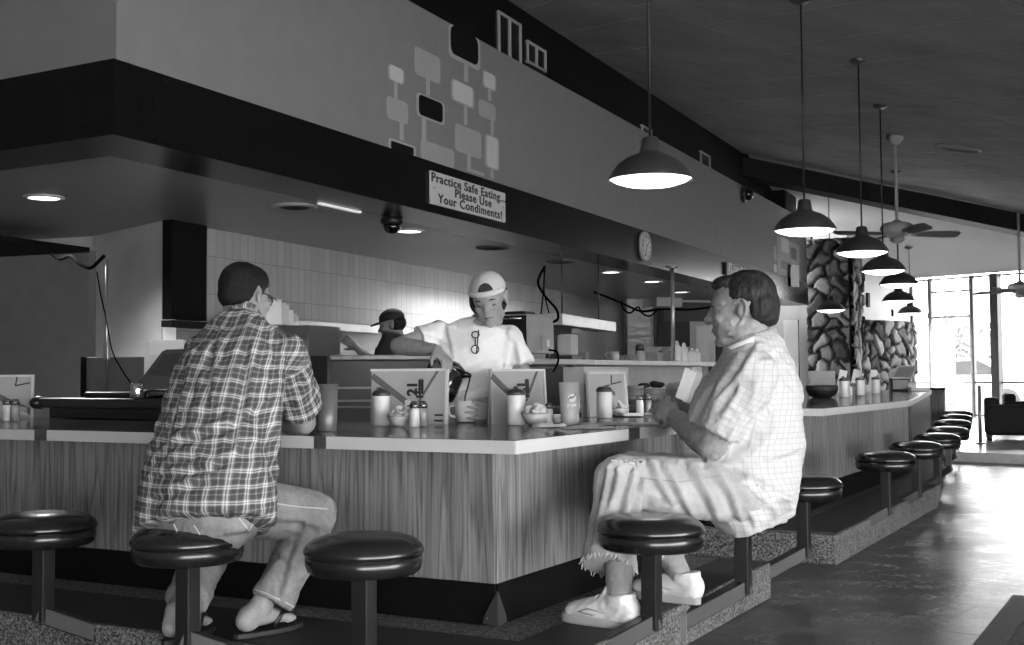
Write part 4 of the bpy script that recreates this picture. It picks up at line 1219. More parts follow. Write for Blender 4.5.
# ------------------------------------------------------------------ left end: steel bin, pole, screen, tray
zb_ = at(115, 357, 7.4).z
p = at(115, 400, 7.4); p.z = 0
o = thing('steel_bin', 'square steel bin with a dark edge left of the dark screen', 'bin', p, R(-4))
wb = 60 / 1200 * 7.4
m = MB(); m.box((0, .12, zb_ / 2), (wb, .24, zb_), 0, .006); m.build('bin_body', mat_metal('bin_steel', .20, .4, .3), o)
m = MB(); m.box((-wb / 2 - .012, .1, zb_ / 2), (.022, .26, zb_ + .004), 0, .003); m.build('dark_edge', BLACK, o)
pa = at(105.5, 260, 7.1); pb = at(106, 398, 7.1)
m = MB(); m.tube([(0, 0, 0), (0, 0, pa.z - pb.z)], .010, 10)
m.box((.0, -.0, .27), (.03, .03, .09), 0, .004); m.lathe([(.05, -(pb.z - .765)), (.05, -(pb.z - .78)), (.012, 0)], 16)
tag(m.build('cable_mast', M('mast_steel', .30, .3, metal=.7), None, pb), 'thin steel mast standing in front of the steel bin', 'mast')
cable('black cables drooping from the canopy to the mast top', [at(52, 254, 8.2), at(60, 259, 8.0), at(71, 256, 7.8), at(80, 264, 7.5), at(90, 268, 7.3), at(98, 262, 7.15), at(104, 256, 7.1)], .011)
cable('thin black cord running down beside the mast', [at(97, 272, 7.0), at(101, 296, 7.0), at(106, 318, 6.98), at(112, 350, 6.9), at(122, 370, 6.8), at(136, 390, 6.7)], .004)
# long tray on the back of the counter
zc = .7605
pa = at(62, 415, 6.15); pb = at(176, 415, 5.7)
d = pb - pa; d.z = 0; L = d.length; rz = math.atan2(d.y, d.x)
o = thing('drink_rail', 'long dark tray with rounded black end on the back edge of the counter at left', 'tray', Vector((pa.x, pa.y, .7118)), rz)
m = MB(); m.box((L / 2 + .03, .05, .075), (L, .30, .05), 0, .006); m.build('tray_base', PLASTIC_B, o)
m = MB(); m.box((L / 2 - .02, .03, .125), (L + .1, .26, .05), 0, .012); m.build('tray_lip', M('tray_grey', .03, .35), o)
m = MB(); m.ell((-.08, -.08, .125), (.035, .05, .035)); m.build('end_knob', PLASTIC_B, o)
m = MB(); m.box((L * .55, .05, .165), (L * .55, .2, .03), 0, .01); m.build('dark_pad', PLASTIC_B, o)
m = MB(); m.lathe([(.03, .15), (.034, .16), (.03, .19), (.034, .22), (.028, .225)], 18, Matrix.Translation((L * .80, -.09, 0))); m.build('chrome_cup', CHROME, o)
# point of sale screen leaning back, seen from the side
p = at(135, 400, 5.75); p.z = .920
o = thing('register_screen', 'dark tilted register screen just left of the plaid man', 'screen', p, R(6))
m = MB(); m.extr([(0, 0, 0), (.13, 0, .175), (.30, 0, .180), (.30, 0, .12), (.19, 0, -.01), (.05, 0, -.02)], (0, .22, 0)); bmesh.ops.bevel(m.bm, geom=list(m.bm.edges), offset=.008, segments=2, affect='EDGES'); m.build('screen_body', PLASTIC_B, o)
m = MB(); m.extr([(.06, -.004, .055), (.135, -.004, .155), (.28, -.004, .16), (.20, -.004, .04)], (0, .01, 0)); m.build('screen_glass', M('screen_dark', .012, .35, spec=.3), o)
m = MB(); m.box((.17, .10, -.035), (.26, .2, .03), 0, .01); m.build('screen_stand', PLASTIC_B, o)
p = at(157, 398, 7.0); p.z = .80
m = MB(); m.box((0, 0, .18), (.13, .1, .36), 0, .004); m.box((.06, .0, .335), (.2, .12, .09), 0, .006)
tag(m.build('paper_stack', PAPER, None, p, .1), 'white stack of paper goods behind the register screen', 'paper stack')
boxthing('bin_stand', 'low dark cabinet carrying the white paper stack', 'cabinet', Vector((p.x, p.y, 0)), (.3, .3, .798), 0, STEEL_DARK)

# ------------------------------------------------------------------ things on the near worktop
CTZ = 0.7605
def ct(u, v): return atz(u, v, CTZ)
def sugar_jar(p, label, sc=1.0, group='sugar jars'):
    o = thing('sugar_jar', label, 'jar', p, random.uniform(0, 6), group)
    m = MB(); m.lathe([(.034 * sc, 0), (.037 * sc, .004), (.0365 * sc, .118 * sc), (.033 * sc, .126 * sc)], 24); m.build('jar_body', M('sugar_white', .78, .25, var=.03), o)
    m = MB(); m.lathe([(.0375 * sc, .120 * sc), (.0385 * sc, .128 * sc), (.032 * sc, .140 * sc), (.016 * sc, .146 * sc)], 24); m.build('jar_lid', M('lid_metal', .16, .3, metal=.8), o)
    m = MB(); m.box((.012 * sc, 0, .148 * sc), (.03 * sc, .018 * sc, .005), Matrix.Rotation(-.3, 3, 'Y'), .001); m.build('pour_flap', MATS['lid_metal'], o)
    return o
def shaker(p, label, salt, sc=1.0):
    o = thing('salt_shaker' if salt else 'pepper_shaker', label, 'shaker', p, 0, 'salt shakers' if salt else 'pepper shakers')
    m = MB(); m.lathe([(.017 * sc, 0), (.0195 * sc, .004), (.018 * sc, .05 * sc), (.016 * sc, .068 * sc)], 12); m.build('shaker_body', MATS['sugar_white'] if salt else M('pepper_grey', .30, .25), o)
    m = MB(); m.lathe([(.0175 * sc, .066 * sc), (.018 * sc, .078 * sc), (.012 * sc, .09 * sc), (.004 * sc, .092 * sc)], 16); m.build('shaker_cap', M('cap_metal', .25, .25, metal=.8), o)
    return o
def creamer_bowl(p, label, sc, glabel):
    o = thing('creamer_bowl', label, 'bowl', p, 0, 'creamer bowls')
    m = MB(); m.lathe([(.022 * sc, 0), (.026 * sc, .005), (.045 * sc, .026 * sc), (.052 * sc, .045 * sc), (.049 * sc, .045 * sc), (.042 * sc, .028 * sc), (.02 * sc, .012)], 28); m.build('bowl_body', M('bowl_white', .62, .3), o)
    m = MB(); m.lathe([(.0525 * sc, .043 * sc), (.0535 * sc, .046 * sc), (.0515 * sc, .048 * sc)], 28, None, False, False); m.build('bowl_rim', M('rim_grey', .35, .3), o)
    spots = [(0, 0, .078), (.022, .004, .062), (-.022, .006, .062), (.004, -.024, .062), (-.004, .024, .062), (.03, -.018, .048), (-.03, -.016, .048), (.026, .026, .046), (-.028, .026, .046), (0, -.036, .046)]
    for k, (x, y, z) in enumerate(spots):
        m = MB(); t = Matrix.Rotation(random.uniform(-.7, .7), 4, 'X') @ Matrix.Rotation(random.uniform(-.7, .7), 4, 'Y')
        m.lathe([(.010 * sc, -.009 * sc), (.0145 * sc, .008 * sc), (.017 * sc, .010 * sc), (.0165 * sc, .012 * sc)], 12, t)
        c = m.build('creamer_cup', M('creamer_white', .78, .4, var=.05), None, p + Vector((x * sc, y * sc, z * sc * .92)))
        tag(c, glabel, 'creamer cup', glabel)
CARDM = M('menu_card', .42, .5, var=.06); CARD_EDGE = M('menu_edge', .68, .5); CARD_DARK = M('menu_stripe', .13, .5); INK = MATS['ink']
def menu(pl, pr, z1, label, rz_extra=0, art=True, tilt=.06, wtop=1.0):
    """upright menu card from base corner pl to base corner pr"""
    d = pr - pl; d.z = 0; w = d.length; h = z1 - CTZ
    o = thing('menu_card', label, 'menu', ((pl.x + pr.x) / 2, (pl.y + pr.y) / 2, CTZ), math.atan2(d.y, d.x), 'menus standing on the counter')
    tm = Matrix.Rotation(-tilt, 4, 'X')
    m = MB(); m.box((0, .006, h / 2), (w, .012, h)); bmesh.ops.transform(m.bm, matrix=tm, verts=list(m.bm.verts)); m.build('card_front', CARDM, o)
    m = MB(); m.box((0, .0, h - .004), (w + .004, .02, .010)); m.box((w / 2 - .003, 0, h / 2), (.010, .02, h)); bmesh.ops.transform(m.bm, matrix=tm, verts=list(m.bm.verts)); m.build('card_edging', CARD_EDGE, o)
    m = MB(); m.box((0, .045, h / 2 - .004), (w - .03, .008, h)); bmesh.ops.transform(m.bm, matrix=Matrix.Rotation(.06, 4, 'X') , verts=list(m.bm.verts)); m.build('card_back', CARDM, o)
    def strip(x0, z0, x1, z1_, wd, mat, nm):
        a = Vector((x0 * w, -.0022, z0 * h)); b = Vector((x1 * w, -.0022, z1_ * h)); dd = (b - a); L = dd.length; ang = math.atan2(dd.z, dd.x)
        mm = MB(); mm.box(((a + b) / 2), (L, .003, wd), Matrix.Rotation(-ang, 3, 'Y')); bmesh.ops.transform(mm.bm, matrix=tm, verts=list(mm.bm.verts)); mm.build(nm, mat, o)
    if art == 1:
        strip(-.49, .88, .02, .34, .026, CARD_DARK, 'dark_stripe'); strip(.13, .40, .37, .96, .010, CARD_DARK, 'thin_stripe')
        strip(.34, .06, .45, .06, .008, INK, 'ink_bar'); strip(.34, .16, .45, .16, .008, INK, 'ink_bar')
        for txt, sz, x, z, mt in (('21', .060, .05, .64, INK), ('Haze', .038, .15, .64, INK), ('Pre', .045, -.02, .30, CARD_EDGE)):
            t = text_mesh(txt, sz, .0008, .003)
            mm = MB(); mm.merge(t, tm @ Matrix.Translation((x * w, -.003, z * h)) @ rx90 @ Matrix.Rotation(PI / 2, 4, 'Z')); mm.build('lettering', mt, o)
    if art == 2:
        strip(.02, .62, .18, .48, .02, CARD_DARK, 'dark_stripe')
        strip(.12, .93, .10, .72, .007, INK, 'ink_stroke'); strip(.10, .72, .38, .77, .007, INK, 'ink_stroke')
    if art == 3:
        strip(-.48, .70, .48, .14, .03, CARD_DARK, 'dark_stripe')
        strip(.20, .97, .17, .75, .006, INK, 'ink_stroke'); strip(.17, .75, .44, .82, .006, INK, 'ink_stroke')
        strip(.2, .14, .4, .1, .02, CARD_EDGE, 'pale_bar'); strip(.2, .24, .4, .2, .02, CARD_EDGE, 'pale_bar')
    return o
def zat(u, v, p): return at(u, v, p.y).z
pl, pr = ct(370.5, 423.5), ct(447, 424); menu(pl, pr, zat(410, 369, pl), 'menu card in front of the waitress\'s pouring arm, left of the mug', art=1)
pl, pr = ct(493, 424), ct(546, 421.5); menu(pl, pr, zat(518, 369, pl), 'menu card right of the mug and behind a sugar jar', art=1)
pl, pr = ct(590, 417), ct(627, 413.5); menu(pl, pr, zat(608, 372, pl), 'menu card with an ink tick, right of the clear tumbler', art=2)
pl, pr = ct(-22, 418.5), ct(32.5, 418); menu(pl, pr, zat(10, 375, pl), 'menu card at the far left end of the counter', art=3)
sugar_jar(ct(381.5, 425.5), 'white sugar jar at the left edge of the menu before the waitress\'s arm')
sugar_jar(ct(516.5, 425), 'white sugar jar in front of the menu right of the mug')
sugar_jar(ct(604.5, 418), 'white sugar jar in front of the menu with the ink tick')
creamer_bowl(ct(399, 426.5), 'white bowl heaped with creamers left of the salt shaker by the waitress\'s arm', .92, 'little creamer cup heaped in the bowl in front of the left menu')
creamer_bowl(ct(535.5, 425.5), 'white bowl heaped with creamers between the sugar jar and the clear tumbler', 1.08, 'little creamer cup heaped in the bowl by the clear tumbler')
creamer_bowl(ct(619.5, 416), 'white bowl heaped with creamers beside the rightmost sugar jar', .84, 'little creamer cup heaped in the bowl nearest the older man')
shaker(ct(414.5, 427), 'salt shaker in front of the left menu, near the waitress\'s arm', True, 1.1); shaker(ct(423, 426.5), 'pepper shaker in front of the left menu, near the waitress\'s arm', False, 1.1)
shaker(ct(549, 424), 'small shaker behind the napkin left of the clear tumbler', True, .95)
shaker(ct(640, 413.5), 'salt shaker on the small white tray near the older man\'s hands', True, 1.05); shaker(ct(648, 413), 'pepper shaker right next to the older man\'s hands', False, 1.05)
shaker(ct(7, 421), 'salt shaker in front of the menu at the far left', True, 1.15); shaker(ct(15, 421), 'pepper shaker in front of the menu at the far left', False, 1.15)
m = MB(); m.box((0, 0, .006), (.095, .07, .012), 0, .004); m.box((0, 0, .013), (.085, .06, .003))
tag(m.build('small_tray', PLASTIC_W, None, ct(632, 416), .2), 'small white tray beside the shakers near the older man\'s hands', 'tray')
def tumbler(p, label, r0, r1, h, mat, extra=False):
    o = thing('tumbler', label, 'tumbler', p)
    m = MB(); m.lathe([(r0, 0), (r0 + .001, .003), (r1, h), (r1 - .003, h), (r0 - .003, .006), (.004, .006)], 28); m.build('tumbler_wall', mat, o)
    return o
tumbler(ct(326.5, 431), 'grey plastic tumbler beside the plaid man\'s elbow', .036, .043, .172, M('tumbler_grey', .13, .3))
tb = tumbler(ct(570, 425), 'clear tall tumbler with a round logo, beside the paper napkins', .034, .044, .170, M('tumbler_pale', .50, .22))
m = MB(); m.lathe([(.0335, .006), (.040, .115)], 28); m.build('drink', M('drink_pale', .50, .3), tb)
m = MB()
for a0 in range(1): pass
def on_cyl(ang, z, lift=.001):
    r = .034 + (.044 - .034) * z / .17 + lift
    return Vector((r * math.sin(ang), -r * math.cos(ang), z))
def cyl_patch(outl, mat, nm, par):
    """small flat mark bent round the tumbler; outl in (angle, z)"""
    mm = MB(); n = len(outl); ca = sum(p[0] for p in outl) / n; cz = sum(p[1] for p in outl) / n
    c = mm.bm.verts.new(on_cyl(ca, cz)); vs = [mm.bm.verts.new(on_cyl(*p)) for p in outl]
    for i in range(n): mm.face([c, vs[i], vs[(i + 1) % n]])
    return mm.build(nm, mat, par)
lg0 = .18
cyl_patch([(lg0 + .40 * math.cos(t), .108 + .017 * math.sin(t)) for t in np.linspace(0, 2 * PI, 20)[:-1]], PAPER, 'logo_disc', tb)
def on_cyl2(a, z): return on_cyl(a, z, .002)
mm = MB()
wv = [(lg0 - .36 + .036 * k * 2, .100 + .0022 * k + .004 * math.sin(k * .7)) for k in range(11)]
for k in range(10):
    a, b = wv[k], wv[k + 1]
    mm.quad(on_cyl2(a[0], a[1] - .003), on_cyl2(b[0], b[1] - .003), on_cyl2(b[0], b[1] + .004), on_cyl2(a[0], a[1] + .004))
mm.build('logo_wave', M('logo_grey', .16, .4), tb)
t = text_mesh('pepsi', .018, 0, .0008)
for v in t.verts:
    q = on_cyl(lg0 + v.co.x / .039, .081 + v.co.y, .0015); v.co = q
mm = MB(); mm.merge(t); mm.build('lettering', PAPER, tb)
# coffee creamer cup, napkins and papers
m = MB(); m.lathe([(.018, 0), (.021, .035), (.019, .035), (.016, .004)], 16)
tag(m.build('paper_cup', PAPER, None, ct(556.5, 422.5)), 'tiny white paper cup behind the crumpled napkin', 'cup')
def crumple(name, p, w, d, h, label, mat=None, seed=1, cat='napkin'):
    n = 14; vs = {}; m = MB()
    for i in range(n + 1):
        for j in range(n + 1):
            x, y = i / n - .5, j / n - .5
            q = mnoise.noise(Vector((x * 5 + seed, y * 5, seed * 1.7)))
            rr = max(abs(x), abs(y)) * 2
            z = h * (max(0, 1 - rr * rr) ** .8) * (.55 + .45 * q) + .0012 + .003 * abs(q) * (1 - rr * .8)
            vs[i, j] = m.bm.verts.new((x * w * (1 + .15 * q), y * d * (1 + .15 * q), z))
    for i in range(n):
        for j in range(n): m.face([vs[i, j], vs[i + 1, j], vs[i + 1, j + 1], vs[i, j + 1]])
    return tag(m.build(name, mat or PAPER, None, p, random.uniform(-.3, .3), smooth=False), label, cat)
crumple('paper_napkin', ct(549, 427), .13, .12, .030, 'crumpled white napkin peaked in front of the tiny paper cup', seed=2)
crumple('paper_wrapper', ct(588, 428), .20, .16, .012, 'flat white wrapper just right of the clear tumbler', M('wrapper', .72, .8, var=.25, scale=25), 5, 'wrapper')
crumple('paper_placemat', ct(620, 424), .32, .22, .007, 'printed paper sheet spread in front of the older man', M('placemat', .70, .8, var=.3, scale=30), 9, 'paper')

# ------------------------------------------------------------------ things on the far worktop
def ct2(u, v): return atz(u, v, CTZ)
pl = ct2(808.5, 391); pr = ct2(835.5, 391)
o = thing('menu_holder', 'grey card stand behind the black bowl on the far worktop', 'menu', (pl + pr) / 2, 0)
h = zat(820, 371, pl) - CTZ; w = (pr - pl).length
m = MB(); m.box((0, .01, h / 2), (w, .015, h), Matrix.Rotation(.1, 3, 'X')); m.build('card', CARDM, o)
m = MB(); m.box((0, .04, .012), (w, .09, .02)); m.build('foot_plate', PLASTIC_B, o)
m = MB(); m.lathe([(.07, 0), (.11, .02), (.13, .06), (.132, .095), (.12, .10), (.10, .075)], 28); tag(m.build('black_bowl', M('bowl_black', .015, .5), None, ct2(822, 397.5)), 'black round bowl on the far worktop, right behind the older man\'s back', 'bowl')
for k, (u, v, vt, tl) in enumerate(((841.5, 394.5, 370, .22), (855, 393.3, 369.5, .25), (872.5, 391.3, 370, .2))):
    p = ct2(u, v); h = zat(u, vt, p) - CTZ
    m = MB(); m.box((0, 0, h / 2), (.075, .012, h), Matrix.Rotation(tl, 3, 'Y'), .002); m.box((0, .03, .006), (.08, .08, .012))
    tag(m.build('table_card', PAPER, None, p, ANG_R - .9), ['white card standing next to the black bowl', 'white card standing between two far sugar jars', 'white card standing behind the farthest sugar jar'][k], 'card', 'white cards on the far worktop')
for k, (u, v) in enumerate(((844.5, 397.5), (860.5, 395.5), (876, 393.5))):
    sugar_jar(ct2(u, v), ['sugar jar nearest the black bowl on the far worktop', 'middle sugar jar of the three on the far worktop', 'farthest sugar jar, just left of the register screen'][k], 1.12, 'far sugar jars')
for k, (u, v) in enumerate(((850, 395.8), (853.5, 395.2), (866.5, 392.6))):
    shaker(ct2(u, v), ['salt shaker between the far sugar jars, left one of two', 'pepper shaker between the far sugar jars', 'salt shaker right of the middle far sugar jar'][k], k != 1, 1.2)
p = ct2(903, 391.0)
o = thing('register_terminal', 'register terminal with tilted dark screen at the end of the far worktop', 'screen', p, R(-8))
m = MB(); m.extr([(-.13, 0, .145), (-.055, 0, .27), (.155, 0, .275), (.10, 0, .135)], (0, .03, 0)); bmesh.ops.bevel(m.bm, geom=list(m.bm.edges), offset=.006, segments=2, affect='EDGES'); m.build('screen_body', M('term_dark', .03, .3), o)
m = MB(); m.extr([(-.10, -.004, .155), (-.04, -.004, .257), (.135, -.004, .262), (.085, -.004, .15)], (0, .01, 0)); m.build('screen_glass', MATS['screen_dark'], o)
m = MB(); m.box((-.02, .10, .07), (.20, .16, .14), 0, .02); m.build('terminal_base', PLASTIC_B, o)
m = MB(); m.box((.10, .08, .05), (.09, .16, .08), 0, .01); m.build('receipt_printer', M('term_grey', .4, .4), o)
boxthing('keyboard_tray', 'low pale tray beside the register terminal', 'tray', ct2(919, 391), (.2, .2, .04), R(-8), M('traypale', .55, .5))

# ------------------------------------------------------------------ lobby: sofa, posts, mat
def lz_(u, v): return atz(u, v, .105)
p = lz_(1012, 441.5); p2 = lz_(984, 440)
SOFA = M('sofa_vinyl', .02, .75, spec=.15)
def rbox(c, size, r):
    """a padded box: rounded and smooth"""
    t = bmesh.new(); bmesh.ops.create_cube(t, size=1.0)
    for v in t.verts: v.co = Vector((v.co.x * size[0], v.co.y * size[1], v.co.z * size[2]))
    bmesh.ops.bevel(t, geom=list(t.edges), offset=r, segments=5, affect='EDGES', profile=.5)
    for f in t.faces: f.smooth = f.calc_area() < (r * 1.2) ** 2 or True
    m = MB(); m.merge(t, Matrix.Translation(c)); return m
def sofa(o, w, hs):
    q = rbox((w / 2, .12, .07 + (hs - .07) / 2), (w, .24, hs - .07), .06).build('backrest', SOFA, o)
    rbox((w / 2, .55, .25), (w - .06, .66, .32), .05).build('seat', SOFA, o)
    for x in (.10, w - .10): rbox((x, .56, .31), (.17, .66, .44), .05).build('armrest', SOFA, o)
    for x in (.06, w - .06):
        for y in (.06, .80):
            m = MB(); m.lathe([(.025, 0), (.035, .085)], 10, Matrix.Translation((x, y, 0))); m.build('leg', PLASTIC_B, o)
p = lz_(985, 441)
sofa(thing('lobby_sofa', 'dark padded sofa with rounded top on the raised lobby floor at the right edge', 'sofa', p, R(-20)), 1.9, zat(995, 404.5, p) - .105)
p = lz_(1004, 430.5)
sofa(thing('lobby_sofa', 'second dark sofa whose top just shows above the front lobby sofa', 'sofa', p, R(-20)), 1.7, zat(1010, 401.5, p) - .105)
p = lz_(980.5, 444)
hp = zat(979.5, 386, p) - .105
m = MB(); m.tube([(0, 0, 0), (0, 0, hp)], .022, 12); m.lathe([(.05, 0), (.05, .015), (.022, .02)], 14); m.ell((0, 0, hp), (.022, .022, .012), seg=12, rings=6)
tag(m.build('rail_post', M('post_steel', .22, .35, metal=.5), None, p), 'slim steel post standing on the lobby floor left of the sofa', 'post')
p = atz(945, 430, .105); m = MB(); hp = zat(944.5, 387, p) - .105
m.tube([(0, 0, 0), (0, 0, hp)], .022, 12); m.lathe([(.05, 0), (.05, .015), (.022, .02)], 14)
tag(m.build('rail_post', MATS['post_steel'], None, p), 'slim steel post beyond the end of the far worktop', 'post')
# rubber mat
mp = [atz(1012, 598, 0), atz(972, 648, 0)]
dm = (mp[0] - mp[1]).normalized(); nm_ = Vector((dm.y, -dm.x, 0))
a = mp[0] + dm * .02; b = mp[1] - dm * 1.2
o = thing('door_mat', 'dark ribbed floor mat at the lower right corner', 'mat', a)
m = MB(); m.prism([((q - a).x, (q - a).y) for q in (a, b, b + nm_ * 1.3, a + nm_ * 1.3)], 0.001, .012, .003); m.build('mat_border', M('mat_black', .012, .6), o)
m = MB()
for i in range(26):
    for j in range(22):
        c = a + nm_ * (.10 + .05 * j) - dm * (.10 + .045 * i) - a
        m.box((c.x, c.y, .0135), (.03, .012, .006), math.atan2(dm.y, dm.x))
q_ = m.build('mat_pattern', M('mat_rib', .03, .6), o)

# ------------------------------------------------------------------ outside the windows
m = MB(); m.poly([(-2, 24.6, -.12), (60, -6, -.12), (140, 160, -.12), (-40, 160, -.12)])
struct(m.build('ground_outside', M('asphalt', .35, .9, var=.15)))
p = at(955, 340, 62)
o = thing('roadside_building', 'long low building far outside the windows', 'building', (p.x, p.y, -.12), R(-20))
m = MB(); m.box((0, 0, 1.35), (26, 6, 2.7)); m.build('wall', M('bldg_wall', .6, .8), o)
m = MB(); m.box((0, 0, 2.85), (27, 7, .5)); m.build('roof', M('bldg_roof', .45, .8), o)
for k in range(5):
    m = MB(); m.box((-9 + 4.2 * k, -3.02, 1.3), (2.6, .1, 1.6)); m.build('dark_window', M('bldg_win', .12, .3), o)
def bush(name, p, r, h, label, seed):
    o = thing(name, label, 'tree', p)
    rng = random.Random(seed)
    m = MB(); m.tube([(0, 0, 0), (.05, 0, h * .5), (0, .05, h * .8)], [.12, .09, .04], 8); m.build('trunk', M('bark', .10, .9), o)
    m = MB()
    for k in range(420):
        a = rng.uniform(0, 2 * PI); ph = math.acos(rng.uniform(-1, 1)); rr = r * rng.uniform(.45, 1.0)
        c = Vector((rr * math.sin(ph) * math.cos(a), rr * math.sin(ph) * math.sin(a), h * .62 + rr * .75 * math.cos(ph)))
        u = Vector((rng.uniform(-1, 1), rng.uniform(-1, 1), rng.uniform(-1, 1))).normalized(); w = u.orthogonal().normalized()
        s = r * .13
        m.quad(c - u * s, c - w * s * .6, c + u * s, c + w * s * .6)
    m.build('foliage', M('leaves', .14, .8), o)
for k, (u, D, r, h) in enumerate(((937, 46, 1.5, 3.6), (951, 38, 1.2, 3.0), (963, 54, 1.7, 3.9))):
    p = at(u, 372, D); p.z = -.12; bush('street_tree', p, r, h, ['leafy tree outside, leftmost of the three seen through the windows', 'leafy tree outside, middle of the three seen through the windows', 'leafy tree outside, rightmost of the three seen through the windows'][k], k)
p = at(956, 372, 32); p.z = -.12
o = thing('parked_car', 'pale parked car outside the windows', 'car', p, R(-30))
prof = [(-2.2, .35), (-2.25, .75), (-1.9, .92), (-1.1, 1.0), (-.5, 1.42), (.75, 1.45), (1.5, 1.02), (2.1, .9), (2.2, .6), (2.15, .35)]
m = MB(); m.extr([(x, -.85, z) for x, z in prof], (0, 1.7, 0)); bmesh.ops.bevel(m.bm, geom=list(m.bm.edges), offset=.05, segments=2, affect='EDGES'); m.build('car_body', M('car_paint', .55, .25), o)
for s in (-1, 1):
    m = MB(); m.extr([(-1.0, s * .86, 1.0), (-.5, s * .86, 1.36), (.70, s * .86, 1.38), (1.35, s * .86, 1.02)], (0, s * .01, 0)); m.build('side_window', M('car_glass', .05, .05), o)
    for x in (-1.35, 1.35):
        m = MB(); m.lathe([(.2, -.1), (.33, -.1), (.34, 0), (.33, .1), (.2, .1)], 24, Matrix.Translation((x, s * .80, .33)) @ rx90); m.build('wheel', M('tyre', .02, .7), o)

# ================================================================== people
def finish_blob(m, voxel, name, mat, parent, off, smooth=3, deform=None, cloth=None, lam=.5):
    """remesh overlapping shapes into ONE closed skin, relax it, then shape it vertex by vertex"""
    me = bpy.data.meshes.new(name); m.bm.to_mesh(me); m.bm.free()
    o = bpy.data.objects.new(name, me); COL.objects.link(o)
    md = o.modifiers.new('r', 'REMESH'); md.mode = 'VOXEL'; md.voxel_size = voxel
    dg = bpy.context.evaluated_depsgraph_get(); dg.update()
    me2 = bpy.data.meshes.new_from_object(o.evaluated_get(dg))
    o.modifiers.clear(); o.data = me2; bpy.data.meshes.remove(me); me2.name = name
    n = len(me2.vertices); co = np.empty(n * 3); me2.vertices.foreach_get('co', co); co = co.reshape(-1, 3)
    ed = np.empty(len(me2.edges) * 2, dtype=np.int64); me2.edges.foreach_get('vertices', ed); ed = ed.reshape(-1, 2)
    deg = np.bincount(ed.ravel(), minlength=n)[:, None]
    for it in range(smooth):
        acc = np.zeros_like(co)
        for k in range(3):
            acc[:, k] = np.bincount(ed[:, 0], co[ed[:, 1], k], n) + np.bincount(ed[:, 1], co[ed[:, 0], k], n)
        co = co + lam * (acc / np.maximum(deg, 1) - co)
    if cloth is not None:
        at_ = me2.attributes.new('cloth', 'FLOAT_VECTOR', 'POINT'); at_.data.foreach_set('vector', cloth(co).ravel())
    if deform is not None:
        me2.vertices.foreach_set('co', co.ravel()); me2.update()
        nr = np.empty(n * 3); me2.vertex_normals.foreach_get('vector', nr); nr = nr.reshape(-1, 3)
        co = deform(co, nr)
    co = co - np.array(off)
    me2.vertices.foreach_set('co', co.ravel())
    me2.polygons.foreach_set('use_smooth', [True] * len(me2.polygons)); me2.update()
    me2.materials.clear(); me2.materials.append(mat)
    o.parent = parent
    return o
def folds(amp, scale, seed=0.0, stretch=(1, 1, 1), sharp=True):
    def f(co, nr):
        q = co * np.array(stretch) * scale + seed
        h = np.array([mnoise.noise(Vector(p)) for p in q])
        if sharp: h = 1.0 - 2.0 * np.abs(h) * 1.6
        return co + nr * (h * amp)[:, None]
    return f
def to_px(co):
    c = (co - np.array([0, 0, CAMZ])) @ np.array([[1, 0, 0], [0, 0, 1], [0, -1, 0]]).T.T if False else np.stack([co[:, 0], -(co[:, 2] - CAMZ), co[:, 1]], 1)
    c = c @ CM.T
    return 512 + F * c[:, 0] / c[:, 2], 322.5 + F * c[:, 1] / c[:, 2]
def creases(lines, w=5.0, amp=.012):
    """sculpted cloth folds: each line (read off the photograph) becomes a ridge with a valley beside it"""
    def f(co, nr):
        u, v = to_px(co)
        tot = np.zeros(len(co))
        view = co - np.array([0, 0, CAMZ]); view /= np.linalg.norm(view, axis=1)[:, None]
        face = np.clip(-(nr * view).sum(1) * 2.0, 0, 1)
        for ln in lines:
            best = np.full(len(co), 1e9); sgn = np.zeros(len(co)); fade = np.ones(len(co))
            n = len(ln) - 1
            for i in range(n):
                ax, ay = ln[i]; bx, by = ln[i + 1]; dx, dy = bx - ax, by - ay; L = math.hypot(dx, dy)
                t = np.clip(((u - ax) * dx + (v - ay) * dy) / L ** 2, 0, 1)
                ex, ey = u - ax - t * dx, v - ay - t * dy
                d = np.hypot(ex, ey); sel = d < best
                best = np.where(sel, d, best); sgn = np.where(sel, np.sign(ex * dy - ey * dx), sgn); fade = np.where(sel, 1.0 - .7 * np.abs((i + t) / n - .4), fade)
            q = sgn * best / w
            tot += fade * q * np.exp(-q * q) * 2.2
        return co + nr * (np.clip(tot, -1.5, 1.5) * face * amp)[:, None]
    return f
from mathutils.bvhtree import BVHTree
def drape(obj, root, lines, r, name, mat, parent):
    """a thread laid on the cloth along the given lines"""
    me = obj.data
    bv = BVHTree.FromPolygons([v.co + Vector(root) for v in me.vertices], [tuple(p.vertices) for p in me.polygons])
    for ln in lines:
        m = MB(); pts = []
        for i in range(len(ln) - 1):
            for t in np.linspace(0, 1, 8):
                u = ln[i][0] * (1 - t) + ln[i + 1][0] * t; v = ln[i][1] * (1 - t) + ln[i + 1][1] * t
                h = bv.ray_cast(CP, ray(u, v).normalized())
                if h[0] is not None and (not pts or (h[0] - pts[-1]).length < .12): pts.append(h[0] + h[1] * r * .3)
        q = [pts[0]] if pts else []
        for p in pts[1:]:
            if (p - q[-1]).length > .002: q.append(p)
        if len(q) > 2: m.tube(q, r, 6); m.build(name, mat, parent, off=root)
        else: m.bm.free()
def chain(*fs):
    def f(co, nr):
        for g in fs: co = g(co, nr)
        return co
    return f
SKIN = {}
def skin(name, g):
    a = NT(name).set(.5, 0, .35)
    a.b.inputs['Subsurface Weight'].default_value = 0.0
    f = a.noise(a.coords(), 38, 4, .6)
    a.base(a.ramp(f, [(.3, g * .82), (.7, g * 1.15)]))
    a.bump(a.noise(a.coords(), 160, 3), .12, .003)
    return a.m
